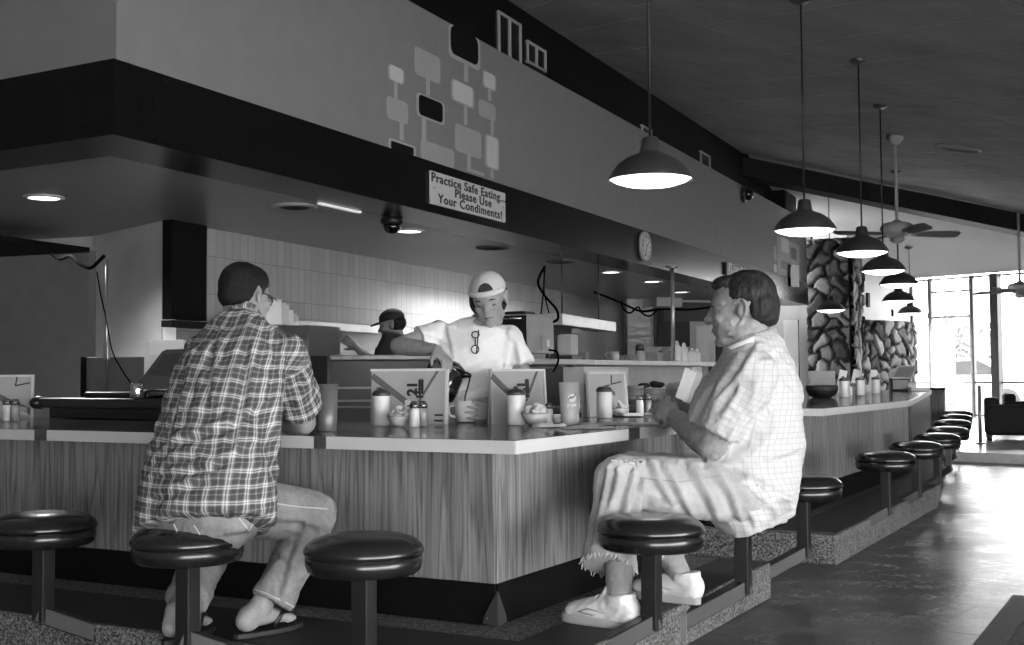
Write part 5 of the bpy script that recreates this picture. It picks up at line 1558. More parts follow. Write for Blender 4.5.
class Head:
    def __init__(self, c, fwd, pitch=0, roll=0, sc=1.0):
        y = Vector(fwd); y.z = 0; y.normalize(); z = Vector((0, 0, 1)); x = y.cross(z)
        B = Matrix((x, y, z)).transposed()
        B = B @ Matrix.Rotation(pitch, 3, 'X') @ Matrix.Rotation(roll, 3, 'Y')
        self.B = B; self.c = Vector(c); self.s = sc
    def p(self, x, y, z): return self.c + self.B @ (Vector((x, y, z)) * self.s)
    def local(self, co):
        return (np.array(co) - np.array(self.c)) @ np.array(self.B) / self.s
    def ell(self, m, c, r, rot=None):
        rr = self.B if rot is None else self.B @ rot
        m.ell(self.p(*c), [q * self.s for q in r], rr, 24, 16)
    def tube(self, m, pts, rad, seg=10):
        m.tube([self.p(*q) for q in pts], [q * self.s if isinstance(q, (int, float)) else (q[0] * self.s, q[1] * self.s) for q in rad], seg, True, None, True)
    def skull(self, m, jowl=1.0):
        E = self.ell
        E(m, (0, -.012, .028), (.075, .096, .088)); E(m, (0, .03, .01), (.066, .066, .07))
        E(m, (0, .028, -.045), (.060 * jowl, .066, .068)); E(m, (0, .05, -.088), (.040 * jowl, .040, .030)); E(m, (0, .076, -.098), (.022, .018, .017))
        E(m, (0, .078, .018), (.046, .018, .014))
        for s in (-1, 1):
            E(m, (s * .036, .062, -.028), (.024, .026, .024))
            E(m, (s * .046 * jowl, .015, -.075), (.018, .04, .02))
            E(m, (s * .076, -.008, -.008), (.008, .017, .030), Matrix.Rotation(s * .30, 3, 'Z'))
            E(m, (s * .082, -.018, .006), (.006, .012, .020), Matrix.Rotation(s * .5, 3, 'Z'))
            E(m, (s * .078, -.006, -.032), (.006, .008, .010))
            E(m, (s * .0105, .098, -.030), (.0095, .012, .008))
        self.tube(m, [(0, .086, .016), (0, .098, -.006), (0, .112, -.026), (0, .108, -.032)], [.008, .009, .012, .010])
        E(m, (0, .085, -.058), (.024, .014, .007)); E(m, (0, .084, -.070), (.020, .013, .007))
    def neck(self, m, base, r=.052):
        m.tube([self.p(0, -.022, -.05), self.p(0, -.028, -.10), base], [(r, r), (r, r), (r * 1.1, r * 1.1)], 16, True, None, True)
    def sockets(self, co, nr):
        L = self.local(co)
        for s in (-1, 1):
            d2 = ((L[:, 0] - s * .031) / .017) ** 2 + ((L[:, 2] + .002) / .011) ** 2
            w = np.exp(-d2) * (L[:, 1] > .04)
            L[:, 1] -= .010 * w
        w = np.exp(-((L[:, 2] + .0642) / .0022) ** 2) * (np.abs(L[:, 0]) < .024) * (L[:, 1] > .05)
        L[:, 1] -= .0045 * w
        return (L * self.s) @ np.array(self.B).T + np.array(self.c)
    def face_parts(self, par, off, lid=.0, brow=.03, lip=True):
        for s in (-1, 1):
            m = MB(); self.ell(m, (s * .031, .066, -.003), (.0125, .0125, .0105)); m.build('eye', M('eye_white', .55, .2), par, off=off)
            if lid < .9:
                m = MB(); self.ell(m, (s * .031, .0765, -.0045), (.0052, .003, .0052)); m.build('iris', M('iris_dark', .02, .15), par, off=off)
            m = MB(); self.tube(m, [(s * .014, .0905, .013), (s * .030, .0895, .0185), (s * .046, .079, .014)], [.0028, .0036, .0018], 8); m.build('eyebrow', M('brow_%d' % int(brow * 1000), brow, .8), par, off=off)
        if lip:
            m = MB(); self.tube(m, [(-.021, .089, -.0640), (-.008, .0985, -.0630), (0, .0985, -.0640), (.008, .0985, -.0630), (.021, .089, -.0640)], [.001, .0022, .002, .0022, .001], 8); m.build('mouth_line', M('lip_dark', .07, .6), par, off=off)
def hand(m, wrist, d, pn, side, sc=1.0, curl=(.35, .4, .45, .5), joint=1.0, spread=.05, thumb=None):
    """wrist point, direction d, palm normal pn; thumb leaves the side +-(d x pn)"""
    d = Vector(d).normalized(); pn = Vector(pn); pn = (pn - d * pn.dot(d)).normalized(); ac = d.cross(pn) * side
    W = Vector(wrist); s = sc
    Bm = Matrix((d, ac, pn)).transposed()
    m.ell(W + d * .050 * s, (.052 * s, .039 * s, .0155 * s), Bm, 18, 12)
    m.ell(W + d * .076 * s, (.020 * s, .041 * s, .0135 * s), Bm, 18, 12)
    m.ell(W + d * .036 * s + ac * .022 * s + pn * .008 * s, (.030 * s, .016 * s, .014 * s), Bm, 14, 10)
    m.tube([W - d * .02 * s, W + d * .03 * s], [(.026 * s, .019 * s), (.030 * s, .017 * s)], 14, True, ac, True)
    for k in range(4):
        off_ = (.030, .010, -.010, -.029)[k]; Ln = (.92, 1.0, .95, .76)[k]
        base = W + d * (.088, .092, .088, .078)[k] * s + ac * off_ * s
        dd = (d + ac * (spread * (1.5 - k))).normalized(); pts = [base - dd * .012 * s, base]; p = base
        for j, L in enumerate((.042, .026, .021)):
            a = curl[k] * (1.0, 1.15, .8)[j] * joint
            axis = dd.cross(pn)
            dd = (dd * math.cos(a) + pn * math.sin(a)).normalized()
            # keep turning toward the palm
            pn_k = pn
            p = p + dd * L * Ln * s; pts.append(p)
            pn = (pn - dd * pn.dot(dd)); pn = pn.normalized() if pn.length > 1e-5 else axis
        pn = Vector(Bm.col[2])
        m.tube(pts, [.0095 * s, .0098 * s, .0088 * s, .0078 * s, .0062 * s], 10, True, None, True)
    th = thumb if thumb is not None else (d * .62 + ac * .62 + pn * .38)
    th = Vector(th).normalized()
    b = W + d * .026 * s + ac * .030 * s + pn * .006 * s
    t2 = (th * .8 + d * .5).normalized()
    m.tube([b - th * .012 * s, b + th * .036 * s, b + th * .036 * s + t2 * .030 * s], [.0125 * s, .0105 * s, .0075 * s], 10, True, None, True)
def limb(m, pts, rad, seg=16): m.tube(pts, rad, seg, True, None, True)
def seg_dist(co, a, b):
    a = np.array(a); b = np.array(b); ab = b - a
    t = np.clip(((co - a) @ ab) / (ab @ ab), 0, 1)
    q = a + t[:, None] * ab
    return np.linalg.norm(co - q, axis=1), t * np.linalg.norm(ab), co - q
def cloth_map(spine, lat, back, arms, torso_r=.19):
    """cloth coordinates: round the trunk / along the spine, or round / along a sleeve"""
    lat = np.array(lat); back = np.array(back)
    zs = np.array([p.z for p in spine])
    def f(co):
        n = len(co); out = np.zeros((n, 3))
        order = np.argsort(zs)
        cx = np.interp(co[:, 2], zs[order], np.array([spine[i].x for i in order])); cy = np.interp(co[:, 2], zs[order], np.array([spine[i].y for i in order]))
        rel = np.stack([co[:, 0] - cx, co[:, 1] - cy], 1)
        l = rel @ lat[:2]; b = rel @ back[:2]
        # arc length close to straight cloth over the back
        ang = np.arctan2(l, np.maximum(b + .12, .02))
        out[:, 0] = ang * .24; out[:, 1] = co[:, 2] * 1.06 + .0
        tn = np.abs(l) / torso_r
        for k, (a, bb, r) in enumerate(arms):
            d, t, v = seg_dist(co, a, bb)
            ax = (np.array(bb) - np.array(a)); ax = ax / np.linalg.norm(ax)
            u1 = np.cross(ax, [0, 0, 1.0]); u1 /= np.linalg.norm(u1); u2 = np.cross(ax, u1)
            sel = (d < r * 1.35) & (t > .035)
            an = np.arctan2(v @ u2, v @ u1)
            out[sel, 0] = an[sel] * r * 1.0; out[sel, 1] = t[sel]
        return out
    return f
def hair_from(m, H, mat, name, par, off, vox=.005, disp=.004, stretch=(1, 1, 1), smooth=2):
    return finish_blob(m, vox, name, mat, par, off, smooth, folds(disp, 70, 3.0, stretch))

# ------------------------------------------------------------------ man in the plaid shirt
SK1 = skin('skin_a', .30)
fw = Vector((math.sin(R(35)), math.cos(R(35)), 0)); lat = Vector((fw.y, -fw.x, 0))
root = at(200, 520, 3.62); root.z = .513
P1 = thing('person', 'man seated in a plaid shirt, jeans and flip-flops, seen from behind, wearing glasses', 'person', root)
H1 = Head(at(245, 296, 4.04), (math.sin(R(30)), math.cos(R(30)), 0), R(-10), R(-4), .93)
neckb = at(242, 322, 3.98)
hipR, hipL = at(222, 509, 3.66), at(186, 510, 3.70)
kneR, kneL = at(315, 512, 3.90), at(218, 532, 4.12)
ankR, ankL = at(261, 606, 3.79), at(177, 612, 3.70)
shR, shL = at(284, 354, 3.88), at(206, 353, 4.02)
elR, elL = at(304, 422, 4.10), at(205, 424, 4.28)
elR.z = .805; elL.z = .805
wrR, wrL = at(268, 414, 4.36), at(232, 414, 4.45); wrR.z = .80; wrL.z = .80
def foot(m, heel, toe, ank, s=1.0):
    d = (toe - heel).normalized(); z = Vector((0, 0, 1)); x = d.cross(z); Bm = Matrix((x, d, z)).transposed()
    m.ell(heel + d * .03 + z * .034, (.033 * s, .042 * s, .036), Bm, 16, 12)
    m.tube([heel + d * .03 + z * .045, heel + d * .12 + z * .036, heel + d * .19 + z * .020], [(.034, .036), (.038, .028), (.042, .014)], 14, True, x, True)
    limb(m, [ank, heel + d * .055 + z * .05], [.038, .036])
    for k in range(5):
        b = heel + d * (.195 - .008 * k) + x * (-.032 + .0155 * k) * (1 if True else 1) + z * .016
        m.tube([b, b + d * (.034 - .003 * k)], [.0105 - .0012 * (k > 0), .0085 - .001 * (k > 0)], 8, True, None, True)
SOLE1 = .154 + .018
hlR, toR = at(240, 628, 3.74), at(298, 626, 3.92); hlR.z = toR.z = SOLE1
hlL, toL = at(168, 634, 3.66), at(205, 634, 3.86); hlL.z = toL.z = SOLE1
m = MB()
H1.skull(m); H1.neck(m, neckb, .056)
spine_b = [at(205, 500, 3.64), at(212, 455, 3.72), at(222, 405, 3.82), at(232, 362, 3.91), at(239, 336, 3.96)]
m.tube(spine_b, [(.15, .11), (.155, .11), (.16, .11), (.15, .10), (.07, .07)], 20, True, lat, True)
for a, b, c, w, hd, sd in ((shR, elR, wrR, 1, (wrR - elR), 1), (shL, elL, wrL, 1, (wrL - elL), -1)):
    limb(m, [a, (a + b) / 2, b], [.052, .050, .042]); limb(m, [b, b * .6 + c * .4, c], [.042, .043, .028])
    hand(m, c, hd, (0, 0, -1), sd, 1.0)
for h, k, a in ((hipR, kneR, ankR), (hipL, kneL, ankL)):
    limb(m, [h, k], [.075, .052]); limb(m, [k, k * .6 + a * .4, a], [.05, .048, .034])
foot(m, hlR, toR, ankR); foot(m, hlL, toL, ankL)
finish_blob(m, .005, 'body', SK1, P1, root, 3, H1.sockets)
H1.face_parts(P1, root, brow=.02)
# plaid shirt
m = MB()
sp = [at(204, 529, 3.60), at(207, 488, 3.65), at(213, 452, 3.70), at(221, 410, 3.79), at(229, 372, 3.87), at(236, 346, 3.92), at(240, 330, 3.95), at(242, 320, 3.97)]
m.tube(sp, [(.236, .165), (.230, .162), (.218, .155), (.208, .145), (.200, .132), (.172, .105), (.115, .085), (.066, .062)], 28, True, lat)
cuR, cuL = shR + (elR - shR) * .80, shL + (elL - shL) * .8
for a, b in ((shR, cuR), (shL, cuL)):
    m.tube([a + (a - b).normalized() * .02, a, (a + b) / 2, b], [.045, .066, .073, .071], 20, True, None, False)
    m.ell(a, (.068, .068, .062))
m.tube([at(242, 326, 3.97), H1.p(0, -.03, -.105)], [(.082, .075), (.070, .066)], 24, True, lat)
cm1 = cloth_map(sp, lat, -fw, [(shR, cuR, .078), (shL, cuL, .078)])
def belly(co, nr):
    # shirt billows and gathers over the seat
    q = co.copy()
    h = np.sin(co[:, 2] * 95 + 6 * np.sin(co @ np.array(lat) * 14)) * np.clip((.93 - co[:, 2]) * 5, 0, 1) * np.clip((co[:, 2] - .60) * 8, 0, 1)
    return q + nr * (h * .0045)[:, None]
finish_blob(m, .0065, 'plaid_shirt', mat_plaid('plaid_cloth'), P1, root, 3, chain(belly, folds(.008, 8, 1.0, (1.3, 1.3, .5)), creases([[(164, 474), (213, 466), (250, 445)], [(219, 331), (214, 356), (210, 399)], [(279, 360), (275, 392), (272, 440)], [(180, 440), (230, 425), (262, 405)], [(160, 495), (200, 480), (240, 478)], [(250, 350), (246, 400), (232, 450)], [(190, 350), (180, 400), (170, 440)], [(306, 372), (296, 400)]], 5.0, .009), folds(.003, 24, 5.0)), cm1)
# jeans
JE1 = mat_denim('denim_mid', .23, .35)
m = MB()
m.ell(at(206, 513, 3.66), (.175, .135, .095), Matrix((lat, fw, Vector((0, 0, 1)))).transposed(), 24, 16)
m.tube([at(206, 512, 3.64), at(208, 490, 3.66)], [(.19, .145), (.175, .13)], 24, True, lat, True)
hmR, hmL = at(272, 602, 3.81), at(186, 602, 3.78)
for h, k, a in ((hipR, kneR, hmR), (hipL, kneL, hmL)):
    limb(m, [h, h * .5 + k * .5, k], [.100, .088, .070]); m.tube([k, k * .55 + a * .45, a], [.070, .068, .066], 20, True)
jn1 = finish_blob(m, .006, 'jeans', JE1, P1, root, 3, chain(folds(.005, 9, 2.0, (1, 1, 1)), creases([[(272, 520), (300, 522), (322, 530)], [(262, 540), (285, 560)], [(302, 528), (290, 560), (282, 590)], [(225, 535), (262, 530)], [(318, 535), (312, 565)]], 4.5, .008), folds(.002, 40, 4.0)))
DST = M('stitching', .50, .9)
drape(jn1, root, [[(272, 503), (300, 507), (328, 509)], [(174, 524), (179, 535)], [(194, 525), (201, 536)], [(237, 516), (249, 531), (258, 512)]], .0022, 'seam', DST, P1)
m = MB(); tt = [kneR * (1 - t) + hmR * t for t in (.62, .74, .86, .97)]
m.tube([p + Vector((.060, -.024, .0)) for p in tt], .0035, 6); m.build('torn_seam', DST, P1, off=root)
m = MB(); dl = (hmR - kneR).normalized()
q1 = dl.cross(Vector((0, 1, 0))).normalized(); q2_ = dl.cross(q1)
m.tube([hmR - dl * .012 + (q1 * math.cos(t) + q2_ * math.sin(t)) * .0675 for t in np.linspace(0, 2 * PI, 25)], .0035, 6); m.build('frayed_hem', DST, P1, off=root)
# hair: short, dark
m = MB()
H1.ell(m, (0, -.016, .034), (.0775, .0975, .0875)); H1.ell(m, (0, .022, .060), (.067, .070, .060)); H1.ell(m, (0, -.052, -.004), (.066, .056, .060))
for s in (-1, 1): H1.ell(m, (s * .062, -.016, .026), (.016, .046, .036))
def trim1(co, nr):
    return co
hair_from(m, H1, mat_hair('hair_dark', .006, .022, (120, 120, 60)), 'hair', P1, root, .005, .0012, (1, 1, .5))
m = MB(); m.tube([at(213, 332, 3.93), at(222, 318, 3.94), at(242, 313, 3.93), at(261, 320, 3.93), at(268, 331, 3.97)], [(.020, .007)] * 5, 10, True, (0, 0, 1)); 
finish_blob(m, .004, 'collar', MATS['plaid_cloth'], P1, root, 2, None, cm1)
# glasses
m = MB()
for s in (-1, 1):
    H1.tube(m, [(s * .078, -.01, .006), (s * .076, .05, .004), (s * .066, .098, .0)], [.0022] * 3, 8)
    ring = [(s * .032 + .022 * math.cos(t), .097 - abs(.032 * s + .022 * math.cos(t)) * .18, -.006 + .018 * math.sin(t)) for t in np.linspace(0, 2 * PI, 20)]
    m.tube([H1.p(*q) for q in ring], .0018, 6)
H1.tube(m, [(-.009, .104, .0), (0, .107, .003), (.009, .104, .0)], [.0018] * 3, 6)
m.build('glasses', PLASTIC_B, P1, off=root)
# flip-flops
for hl, to in ((hlR, toR), (hlL, toL)):
    d = (to - hl).normalized(); x = d.cross(Vector((0, 0, 1)))
    out = []
    for k in range(20):
        t = 2 * PI * k / 20; L = .135; w = .046 + .008 * math.cos(t)
        out.append(hl + d * (.112 + L * math.cos(t)) + x * w * math.sin(t) * (1 if True else 1))
    m = MB(); m.prism([(p.x, p.y) for p in out], .1545, SOLE1 - .001, .004); f = m.build('flip_flop', RUBBER, P1, off=root)
    m = MB()
    for s in (-1, 1):
        m.tube([hl + d * .10 + x * .044 * s + Vector((0, 0, .006)), hl + d * .14 + x * .036 * s + Vector((0, 0, .048)), hl + d * .195 + x * .012 * s + Vector((0, 0, .036)), hl + d * .205 - x * .016 + Vector((0, 0, .006))], [(.010, .004)] * 4, 8)
    m.build('strap', PLASTIC_B, f, off=root)

# ------------------------------------------------------------------ older man in the white shirt
SK2 = skin('skin_b', .30)
fw = Vector((-.90, .43, 0)).normalized(); lat = Vector((-fw.y, fw.x, 0)); lat = -lat if lat.y > 0 else lat     # lat points to his left, toward the camera
root = at(748, 505, 4.36); root.z = .513
P2 = thing('person', 'older man seated in a white checked shirt, pale ripped jeans and white sneakers, hands clasped', 'person', root)
H2 = Head(at(741, 309, 4.32), (-.955, .295, 0), R(-5), 0, 1.13)
neckb = at(752, 338, 4.33)
hipN, hipF = at(752, 496, 4.24), at(748, 492, 4.48)
kneN, kneF = at(619, 480, 4.08), at(630, 474, 4.42)
S2 = .155
heN, toN = Vector((.375, 3.83, S2)), Vector((.175, 3.985, S2)); heF, toF = Vector((.640, 4.235, S2)), Vector((.435, 4.40, S2))
anN, anF = Vector((.335, 3.862, .255)), Vector((.585, 4.28, .255))
shN, shF = at(752, 374, 4.15), at(744, 370, 4.50)
elN, elF = at(713, 446, 4.20), at(703, 436, 4.68)
wrN, wrF = at(677, 419, 4.44), at(684, 411, 4.62)
m = MB()
H2.skull(m, 1.10); H2.neck(m, neckb, .062)
m.tube([at(750, 495, 4.36), at(742, 455, 4.35), at(748, 415, 4.34), at(753, 375, 4.33), at(752, 345, 4.33)], [(.16, .13), (.17, .19), (.17, .17), (.15, .12), (.08, .07)], 20, True, lat, True)
for a, b, c, sd in ((shN, elN, wrN, 1), (shF, elF, wrF, -1)):
    limb(m, [a, (a + b) / 2, b], [.060, .060, .058]); limb(m, [b, b * .62 + c * .38, c], [.057, .056, .036])
# clasped hands
hc = at(663, 406, 4.52)
hand(m, wrN, (at(657, 403, 4.53) - wrN), (wrF - wrN).normalized() + Vector((0, .3, 0)), 1, 1.08, (.30, .36, .42, .5), 1.0, .11)
hand(m, wrF + Vector((-.01, 0, .004)), (at(660, 401, 4.50) - wrF), (wrN - wrF).normalized() + Vector((0, -.3, -.3)), -1, 1.08, (.45, .5, .55, .6), 1.0)
for h, k, a in ((hipN, kneN, anN), (hipF, kneF, anF)):
    limb(m, [h, k], [.085, .06]); limb(m, [k, k * .6 + a * .4, a], [.056, .054, .040])
for he, to, an in ((heN, toN, anN), (heF, toF, anF)):
    d = (to - he).normalized(); limb(m, [an, he + d * .06 + Vector((0, 0, .05))], [.041, .036]); limb(m, [he + d * .05 + Vector((0, 0, .04)), he + d * .2 + Vector((0, 0, .03))], [.03, .024])
finish_blob(m, .0045, 'body', SK2, P2, root, 3, chain(H2.sockets, creases([[(735, 304), (741, 300), (745, 306), (744, 315), (739, 323)]], 2.2, .006), creases([[(713, 316), (718, 323), (717, 331)], [(712, 302), (717, 305), (722, 304)], [(735, 337), (727, 344), (722, 345)], [(712, 295), (720, 293)]], 2.6, .0035), folds(.0012, 60, 4.0)))
H2.face_parts(P2, root, brow=.05)
m = MB()
sp = [at(760, 522, 4.36), at(753, 497, 4.36), at(743, 468, 4.35), at(742, 445, 4.35), at(747, 415, 4.34), at(752, 388, 4.34), at(755, 362, 4.33), at(753, 345, 4.33), at(750, 334, 4.33)]
m.tube(sp, [(.205, .120), (.232, .172), (.222, .215), (.208, .218), (.205, .200), (.20, .178), (.175, .135), (.125, .10), (.078, .078)], 28, True, lat)
cuN, cuF = shN + (elN - shN) * .80, shF + (elF - shF) * .80
for a, b in ((shN, cuN), (shF, cuF)):
    m.tube([a + (a - b).normalized() * .03, a, (a + b) / 2, b], [.06, .088, .090, .084], 20, True, None, False); m.ell(a, (.088, .088, .082))
m.ell(at(741, 487, 4.25), (.13, .125, .105), Matrix((fw, lat, Vector((0, 0, 1)))).transposed(), 24, 16)
# shirt tail hanging over the hip toward the camera
tl = at(756, 500, 4.20); m.tube([tl, at(752, 521, 4.19)], [(.14, .03), (.045, .012)], 20, True, fw, True)
m.tube([at(752, 341, 4.33), H2.p(0, -.035, -.098)], [(.088, .088), (.075, .080)], 24, True, lat)
cm2 = cloth_map(sp, fw, lat, [(shN, cuN, .088), (shF, cuF, .088)])
def sag(co, nr):
    d = np.linalg.norm(co - np.array(at(725, 480, 4.18)), axis=1)
    q = co @ np.array(fw)
    h = np.sin((co[:, 2] * 70 + q * 45)) * np.exp(-(d / .17) ** 2)
    return co + nr * (h * .006)[:, None]
finish_blob(m, .0065, 'white_shirt', mat_check('check_cloth'), P2, root, 3, chain(sag, folds(.007, 7, 11.0, (1, 1, .8)), creases([[(700, 463), (750, 476), (785, 494)], [(712, 474), (738, 496), (752, 522)], [(754, 408), (760, 384)], [(728, 436), (716, 460)], [(770, 460), (796, 452)], [(735, 392), (718, 418)], [(690, 462), (735, 482), (770, 508)], [(752, 350), (738, 372), (722, 392)]], 5.0, .010), folds(.003, 22, 7.0)), cm2)
m = MB(); m.tube([at(776, 331, 4.33), at(752, 341, 4.22), at(733, 349, 4.24), at(724, 352, 4.3)], [(.016, .006)] * 4, 8, True, (0, 0, 1)); m.build('collar', M('collar_white', .78, .85), P2, off=root)
JE2 = mat_denim('denim_pale', .45, .22)
m = MB()
m.ell(at(748, 502, 4.36), (.175, .14, .095), Matrix((lat, fw, Vector((0, 0, 1)))).transposed(), 24, 16)
hmN, hmF = at(609, 566, 3.93), at(677, 550, 4.31)
for h, k, a in ((hipN, kneN, hmN), (hipF, kneF, hmF)):
    limb(m, [h, h * .5 + k * .5, k], [.104, .102, .084]); m.tube([k, k * .5 + a * .5, a], [.080, .080, .088], 20, True)
def knee_cut(co, nr): return co
jn2 = finish_blob(m, .006, 'ripped_jeans', JE2, P2, root, 3, chain(folds(.005, 8, 21.0, (.75, .75, 1.3)), creases([[(708, 466), (728, 494), (738, 520)], [(690, 470), (708, 502), (718, 526)], [(664, 468), (678, 495), (692, 520)], [(631, 476), (622, 515), (617, 556)], [(606, 472), (598, 510), (592, 545)], [(650, 466), (655, 480), (668, 500)], [(640, 486), (632, 520), (628, 552)], [(615, 476), (610, 500)]], 5.0, .013), folds(.0018, 30, 23.0)))
drape(jn2, root, [[(640, 478), (680, 482), (722, 476)], [(604, 480), (596, 520), (590, 556)]], .0022, 'seam', M('seam_grey', .36, .9), P2)
FRAY = M('fray_white', .74, .95)
for hm, k in ((hmN, kneN), (hmF, kneF)):
    dl = (hm - k).normalized(); q1 = dl.cross(Vector((0, 1, 0))).normalized(); q2_ = dl.cross(q1); m = MB()
    for t in np.linspace(0, 2 * PI, 40):
        a = hm + (q1 * math.cos(t) + q2_ * math.sin(t)) * (.088 + random.uniform(-.004, .004))
        m.tube([a - dl * .008, a + dl * random.uniform(.004, .014) + Vector((random.uniform(-.01, .01), 0, 0))], [.0035, .0012], 5)
    m.build('frayed_hem', FRAY, P2, off=root)
m = MB(); kt = at(627, 466, 4.05)
for k in range(26):
    a = at(random.uniform(612, 642), random.uniform(461, 473), 4.035)
    m.tube([a, a + Vector((random.uniform(-.02, .02), random.uniform(-.012, 0), random.uniform(-.006, .014)))], [.004, .0015], 5)
m.build('torn_threads', FRAY, P2, off=root)
m = MB(); m.ell(at(626, 467, 4.06), (.040, .03, .020)); m.build('bare_knee', SK2, P2, off=root)
SNK = M('sneaker_white', .70, .6, var=.08, scale=30, bump=.25); SNS = M('sneaker_sole', .42, .7)
for he, to, an in ((heN, toN, anN), (heF, toF, anF)):
    d = (to - he); L = d.length + .03; d.normalize(); z = Vector((0, 0, 1)); x = d.cross(z); Bm = Matrix((x, d, z)).transposed()
    b = he - d * .015
    m = MB()
    m.tube([b + d * .03 + z * .06, b + d * .10 + z * .056, b + d * .17 + z * .048, b + d * (L - .045) + z * .040], [(.040, .050), (.043, .048), (.050, .038), (.044, .026)], 20, True, x, True)
    m.ell(b + d * .045 + z * .07, (.041, .048, .040), Bm); m.tube([b + d * .055 + z * .07, b + d * .06 + z * .108], [(.044, .052), (.046, .056)], 20, True, x)
    m.tube([b + d * .12 + z * .085, b + d * .10 + z * .125], [(.030, .012), (.026, .010)], 12, True, x, True)
    f = finish_blob(m, .005, 'sneaker', SNK, P2, root, 2, folds(.0015, 40, 2.0))
    m = MB(); out = []
    for k in range(28):
        t = 2 * PI * k / 28; c = math.cos(t)
        out.append(b + d * (L / 2 + (L / 2) * c) + x * (.043 + .010 * c) * math.copysign(abs(math.sin(t)) ** .7, math.sin(t)))
    m.prism([(p.x, p.y) for p in out], .1545, .186, .006); m.build('sole', SNS, f, off=root)
    m = MB()
    for k in range(5):
        a = b + d * (.125 + .02 * k) + z * (.098 - .009 * k); m.tube([a - x * .022, a + z * .006, a + x * .022], .0035, 6)
    m.build('laces', PAPER, f, off=root)
    m = MB(); s = 1 if x.y < 0 else -1
    m.tube([b + d * .09 + x * s * .046 + z * .05, b + d * .15 + x * s * .052 + z * .058, b + d * .19 + x * s * .052 + z * .045, b + d * .13 + x * s * .050 + z * .038], .0022, 6); m.build('side_trim', M('shoe_trim', .3, .6), f, off=root)
# hair: grey-brown, combed back, longer at the nape
m = MB()
H2.ell(m, (0, -.026, .046), (.0785, .092, .077)); H2.ell(m, (0, -.066, .006), (.073, .058, .072)); H2.ell(m, (0, .030, .086), (.056, .056, .027)); H2.ell(m, (0, -.086, -.030), (.052, .030, .036))
for s in (-1, 1): H2.ell(m, (s * .066, -.024, .046), (.018, .050, .030)); H2.ell(m, (s * .062, -.062, -.008), (.018, .030, .038))
hair_from(m, H2, mat_hair('hair_grey', .008, .060, (60, 60, 16)), 'hair', P2, root, .005, .0018, (1, 1, .22), 3)

# ------------------------------------------------------------------ waitress pouring coffee
SK3 = skin('skin_c', .33)
fw = Vector((-.08, -1, 0)).normalized(); lat = Vector((1, -.08, 0)).normalized()
D3 = 5.42
root = at(478, 430, D3); root.z = 0
P3 = thing('person', 'waitress in a white T-shirt and backwards pale cap pouring coffee into a mug', 'person', root)
H3 = Head(at(489, 298.5, D3 - .10), (-.16, -1, 0), R(-20), R(7), .98)
sR3, sL3 = at(440, 333, D3), at(511, 337, D3 - .02)
eR3, eL3 = at(399, 346, D3 - .08), at(527, 392, D3 - .06)
wR3, wL3 = at(436, 350, D3 - .25), at(497, 412, D3 - .27)
hip = at(478, 436, D3 + .02)
m = MB(); H3.skull(m, .95); H3.neck(m, at(481, 322, D3), .046)
m.tube([Vector((hip.x, hip.y, .74)), at(478, 405, D3), at(478, 365, D3), at(479, 338, D3), at(480, 325, D3)], [(.15, .10), (.13, .09), (.14, .10), (.13, .08), (.05, .05)], 20, True, lat, True)
m.ell(at(480, 326, D3 - .062), (.036, .030, .040)); limb(m, [sR3, eR3], [.048, .040]); limb(m, [eR3, eR3 * .6 + wR3 * .4, wR3], [.041, .039, .025])
limb(m, [sL3, eL3], [.048, .038]); limb(m, [eL3, eL3 * .6 + wL3 * .4, wL3], [.038, .036, .024])
hand(m, wR3, at(446, 361, D3 - .29) - wR3, (.2, -.2, -1), -1, .98, (.75, .75, .8, .8), 1.0)
mugp = at(466, 411, D3 - .30)
hand(m, wL3, at(472, 410, D3 - .40) - wL3, (-.25, .9, .0), 1, .96, (.30, .32, .34, .36), .9, .07)
for s in (-1, 1):
    h = Vector((hip.x + s * .085, hip.y, .80)); limb(m, [h, h - Vector((0, .02, .40)), Vector((h.x, h.y + .02, .09))], [.085, .058, .042]); limb(m, [Vector((h.x, h.y + .03, .05)), Vector((h.x, h.y - .14, .03))], [.04, .03])
finish_blob(m, .0045, 'body', SK3, P3, root, 3, H3.sockets)
H3.face_parts(P3, root, lid=1.0, brow=.015)
for s in (-1, 1):
    m = MB(); H3.ell(m, (s * .031, .0668, -.002), (.0138, .0132, .0112)); m.build('eyelid', SK3, P3, off=root)
    m = MB(); H3.tube(m, [(s * .020, .0775, -.0105), (s * .031, .0815, -.0120), (s * .043, .0755, -.0100)], [.0022, .0034, .0018], 6); m.build('eyelashes', PLASTIC_B, P3, off=root)
m = MB()
sp = [at(478, 440, D3 + .01), at(477, 418, D3), at(477, 400, D3), at(477, 375, D3 - .01), at(477, 350, D3 - .01), at(476, 332, D3), at(478, 328, D3 + .012), at(479, 322, D3 + .035)]
m.tube(sp, [(.185, .135), (.172, .125), (.165, .120), (.176, .130), (.180, .122), (.170, .095), (.112, .070), (.060, .042)], 28, True, lat)
cR3 = sR3 + (eR3 - sR3) * .50; cL3 = sL3 + (eL3 - sL3) * .52
m.tube([sR3 + Vector((.05, 0, -.02)), sR3, cR3], [.045, .056, .064], 20, True); m.tube([sL3 + Vector((-.05, 0, .01)), sL3, cL3], [.045, .057, .068], 20, True); m.ell(sR3, (.056, .056, .054)); m.ell(sL3, (.057, .057, .055))
finish_blob(m, .0065, 'white_tshirt', M('tshirt_white', .88, .85, var=.02), P3, root, 3, chain(folds(.006, 8, 31.0, (1, 1, .7)), creases([[(470, 402), (490, 398), (506, 402)], [(460, 380), (480, 372), (500, 366)], [(447, 330), (452, 352)], [(508, 335), (505, 362)], [(455, 395), (475, 388)], [(425, 326), (440, 340)], [(515, 345), (518, 366)]], 4.5, .010), folds(.002, 26, 3.0)))
m = MB()
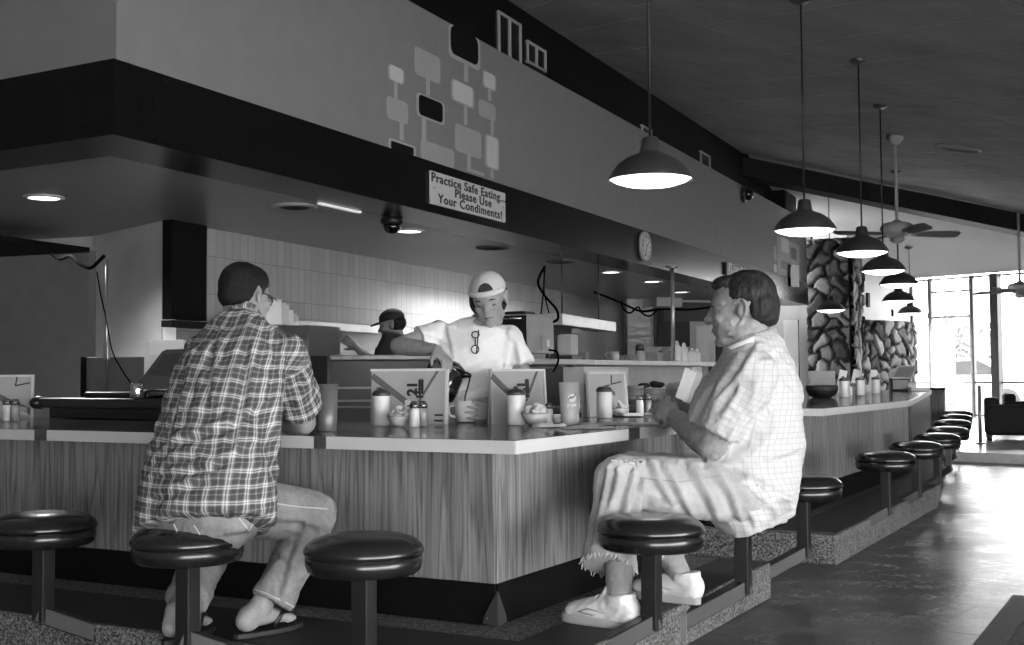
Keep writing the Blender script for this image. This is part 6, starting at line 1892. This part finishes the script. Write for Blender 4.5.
for s in (-1, 1): h = Vector((hip.x + s * .085, hip.y, .80)); limb(m, [h + Vector((0, 0, .05)), h - Vector((0, .02, .40)), Vector((h.x, h.y + .02, .08))], [.11, .085, .075])
m.ell((hip.x, hip.y, .80), (.18, .13, .12)); finish_blob(m, .008, 'trousers', M('trousers_dark', .03, .85), P3, root, 2, None)
m = MB()
ap = [at(477, 403, D3), at(477, 425, D3 + .0), Vector((hip.x, hip.y, .55))]
m.tube(ap, [(.178, .138), (.188, .145), (.20, .15)], 28, True, lat); finish_blob(m, .008, 'waist_apron', M('apron_white', .66, .85), P3, root, 2, folds(.006, 9, 8.0))
m = MB()
for s in (-1, 1): m.ell((hip.x + s * .085, hip.y - .05, .05), (.05, .13, .05))
finish_blob(m, .008, 'shoes', PLASTIC_B, P3, root, 2)
# reading glasses hung at the neckline, folded
m = MB()
g0 = at(475.5, 331, D3 - .145); g1 = at(475, 354, D3 - .150)
gd = (g1 - g0)
for t0, t1 in ((.02, .30), (.62, .97)):
    c = g0 + gd * ((t0 + t1) / 2); ring = [c + Vector((.016 * math.cos(t), 0, 0)) + gd * ((t1 - t0) / 2) * math.sin(t) for t in np.linspace(0, 2 * PI, 18)]
    m.tube(ring, .0028, 6)
m.tube([g0 + Vector((.014, -.004, .004)), g0 + gd * .5 + Vector((.010, -.006, 0)), g1 + Vector((.006, -.004, 0))], .003, 6); m.tube([g0 + gd * .3, g0 + gd * .62], .003, 6)
m.build('hanging_glasses', PLASTIC_B, P3, off=root)
# hair and backwards cap
m = MB(); H3.ell(m, (0, -.03, .02), (.080, .088, .082)); H3.ell(m, (.070, -.012, -.014), (.024, .036, .052)); H3.ell(m, (-.058, -.035, -.01), (.020, .036, .045)); H3.ell(m, (.06, -.055, -.05), (.03, .035, .04)); H3.ell(m, (0, -.08, -.05), (.06, .035, .05))
hair_from(m, H3, mat_hair('hair_brown', .012, .05, (80, 80, 20)), 'hair', P3, root, .005, .003)
m = MB()
H3.ell(m, (0, -.010, .046), (.083, .101, .078)); H3.tube(m, [(0, -.012, .045), (0, -.010, .075)], [(.001, .001), (.001, .001)], 8)
CAPM = M('cap_pale', .56, .85, var=.06)
def capcut(co, nr):
    L = H3.local(co)
    lim = .034 + .10 * np.minimum(0, L[:, 1] * .25)
    L[:, 2] = np.maximum(L[:, 2], lim)
    # seams of the panels
    an = np.arctan2(L[:, 0], L[:, 1] + .01)
    w = np.exp(-((np.abs(((an / (PI / 3) + .5) % 1) - .5)) / .035) ** 2) * (L[:, 2] > .06)
    L *= (1 - .012 * w)[:, None]
    return (L * H3.s) @ np.array(H3.B).T + np.array(H3.c)
cap = finish_blob(m, .004, 'cap', CAPM, P3, root, 3, capcut)
def arc(y0, rx, ry, z, a0, a1, n=18): return [H3.p(rx * math.sin(t), y0 + ry * math.cos(t), z) for t in np.linspace(a0, a1, n)]
m = MB(); m.tube(arc(-.010, .0885, .1055, .044, -1.2, 1.2), [(.011, .003)] * 18, 8, True, H3.B @ Vector((0, 0, 1))); m.build('cap_band', M('cap_band', .62, .85), cap, off=root)
m = MB()
t_ = []
for k in range(9):
    a = -.40 + .10 * k; zz = .060 + .034 * math.sqrt(max(0, 1 - (a / .41) ** 2))
    t_.append((a, zz))
def capsurf(a, z):
    k = math.sqrt(max(.02, 1 - ((z - .048) / .084) ** 2)); return H3.p(.0885 * k * math.sin(a), -.010 + .1058 * k * math.cos(a), z)
top = [capsurf(a - .12, z) for a, z in t_]; bot = [capsurf(a - .12, .0585) for a, z in t_]
for k in range(8): m.quad(bot[k], bot[k + 1], top[k + 1], top[k])
m.build('cap_opening', M('cap_hole', .02, .8), cap, off=root)
m = MB()
bl = [(-.060, -.085), (-.05, -.13), (-.02, -.16), (.02, -.16), (.05, -.13), (.060, -.085)]
m.extr([H3.p(x, y, .028 - .12 * (abs(y) - .085)) for x, y in bl], H3.B @ Vector((0, 0, .006))); m.build('cap_brim', CAPM, cap, off=root)
# coffee pot and mug
pp = at(447, 383, D3 - .20)
o = thing('coffee_pot', 'black coffee pot held tilted by the waitress over the mug', 'coffee pot', pp, 0)
tp = Matrix.Rotation(R(26), 4, 'Y')
m = MB(); m.lathe([(.042, -.075), (.058, -.065), (.062, -.02), (.058, .035), (.044, .062), (.040, .075), (.046, .082)], 32, tp); m.build('pot_body', M('pot_black', .012, .12, spec=.7), o)
m = MB(); m.lathe([(.0625, -.028), (.064, -.02), (.0625, -.012)], 32, tp, False, False); m.lathe([(.047, .074), (.049, .082), (.03, .092), (.012, .10)], 28, tp); m.build('pot_band', M('pot_band', .09, .25, metal=.7), o)
m = MB(); m.tube([tp @ Vector(p) for p in ((.035, 0, .055), (.062, 0, .070), (.082, 0, .072))], [.018, .014, .009], 12); m.build('spout', MATS['pot_black'], o)
m = MB(); m.tube([tp @ Vector(p) for p in ((-.045, 0, .06), (-.085, 0, .085), (-.098, 0, .045), (-.096, 0, -.01), (-.06, 0, -.04))], [(.012, .009)] * 5, 10); m.build('handle', PLASTIC_B, o)
mg = mug('coffee_mug', 'white mug in the waitress\'s hand under the coffee pot', Vector((mugp.x, mugp.y, mugp.z - .045)), PI, .047, .088)
m = MB(); m.tube([pp + (tp @ Vector((.08, 0, .07))), Vector((mugp.x - .004, mugp.y, mugp.z + .06)), Vector((mugp.x - .002, mugp.y, mugp.z + .0))], [.004, .003, .003], 8)
o2 = m.build('coffee_stream', M('coffee', .02, .1), o, off=pp)

# ------------------------------------------------------------------ cook at the back
SK4 = skin('skin_d', .20)
D4 = 9.2
fw = Vector((-1, .05, 0)).normalized(); lat = Vector((.05, 1, 0))
root = at(392, 430, D4); root.z = 0
P4 = thing('person', 'cook in a black shirt and black cap facing left behind the prep counter', 'person', root)
H4 = Head(at(392, 325, D4), (-1, .05, 0), R(-12), 0, .98)
m = MB(); H4.skull(m); H4.neck(m, at(396, 338, D4), .05)
cx = root.x + .02
m.tube([Vector((cx, D4, .92)), at(393, 352, D4), at(396, 340, D4)], [(.17, .11), (.16, .11), (.06, .06)], 18, True, lat, True)
s4n, s4f = Vector((cx + .0, D4 - .20, 1.235)), Vector((cx, D4 + .2, 1.235))
e4n = Vector((cx - .10, D4 - .24, 1.0)); w4n = at(356, 347, D4 - .15)
for a, b, c, sd in ((s4n, e4n, w4n, 1), (s4f, e4n + Vector((0, .45, 0)), w4n + Vector((-.02, .25, 0)), -1)):
    limb(m, [a, b], [.05, .04]); limb(m, [b, c], [.04, .026]); hand(m, c, (-.7, .1, .5), (0, 1 if sd > 0 else -1, 0), sd, 1.0, (.5, .5, .5, .5))
for s in (-1, 1): limb(m, [Vector((cx, D4 + s * .09, .88)), Vector((cx - .02, D4 + s * .09, .48)), Vector((cx + .02, D4 + s * .09, .08))], [.085, .058, .042]); limb(m, [Vector((cx + .02, D4 + s * .09, .05)), Vector((cx - .16, D4 + s * .09, .03))], [.04, .03])
finish_blob(m, .006, 'body', SK4, P4, root, 3, H4.sockets)
m = MB()
m.tube([Vector((cx, D4, .80)), Vector((cx, D4, 1.0)), at(394, 350, D4), at(396, 342, D4), at(397, 337, D4)], [(.20, .15), (.20, .15), (.19, .14), (.13, .10), (.065, .065)], 24, True, lat)
for a, b in ((s4n, e4n), (s4f, e4n + Vector((0, .45, 0)))): m.tube([a, a * .4 + b * .6], [.078, .075], 18, True)
m.ell(s4n, (.08, .08, .07)); m.ell(s4f, (.08, .08, .07))
finish_blob(m, .008, 'black_shirt', M('shirt_black', .016, .8), P4, root, 2, folds(.006, 9, 2.0))
m = MB()
for s in (-1, 1): limb(m, [Vector((cx, D4 + s * .09, .86)), Vector((cx - .02, D4 + s * .09, .48)), Vector((cx + .02, D4 + s * .09, .09))], [.11, .085, .075])
finish_blob(m, .008, 'trousers', MATS['trousers_dark'], P4, root, 2)
m = MB(); H4.ell(m, (0, -.03, .005), (.079, .086, .07)); hair_from(m, H4, MATS['hair_dark'], 'hair', P4, root, .006, .002)
m = MB(); H4.ell(m, (0, -.008, .052), (.088, .104, .078))
def capcut4(co, nr):
    L = H4.local(co); L[:, 2] = np.maximum(L[:, 2], .036); return (L * H4.s) @ np.array(H4.B).T + np.array(H4.c)
c4 = finish_blob(m, .005, 'cap', M('cap_black', .014, .8), P4, root, 2, capcut4)
m = MB(); bl = [(-.062, .08), (-.05, .135), (-.02, .165), (.02, .165), (.05, .135), (.062, .08)]
m.extr([H4.p(x, y, .036 - .16 * (y - .08)) for x, y in bl], H4.B @ Vector((0, 0, .006))); m.build('cap_brim', MATS['cap_black'], c4, off=root)
m = MB(); m.quad(*[H4.p(x, .0965, z) for x, z in ((.03, .065), (-.03, .065), (-.03, .088), (.03, .088))])
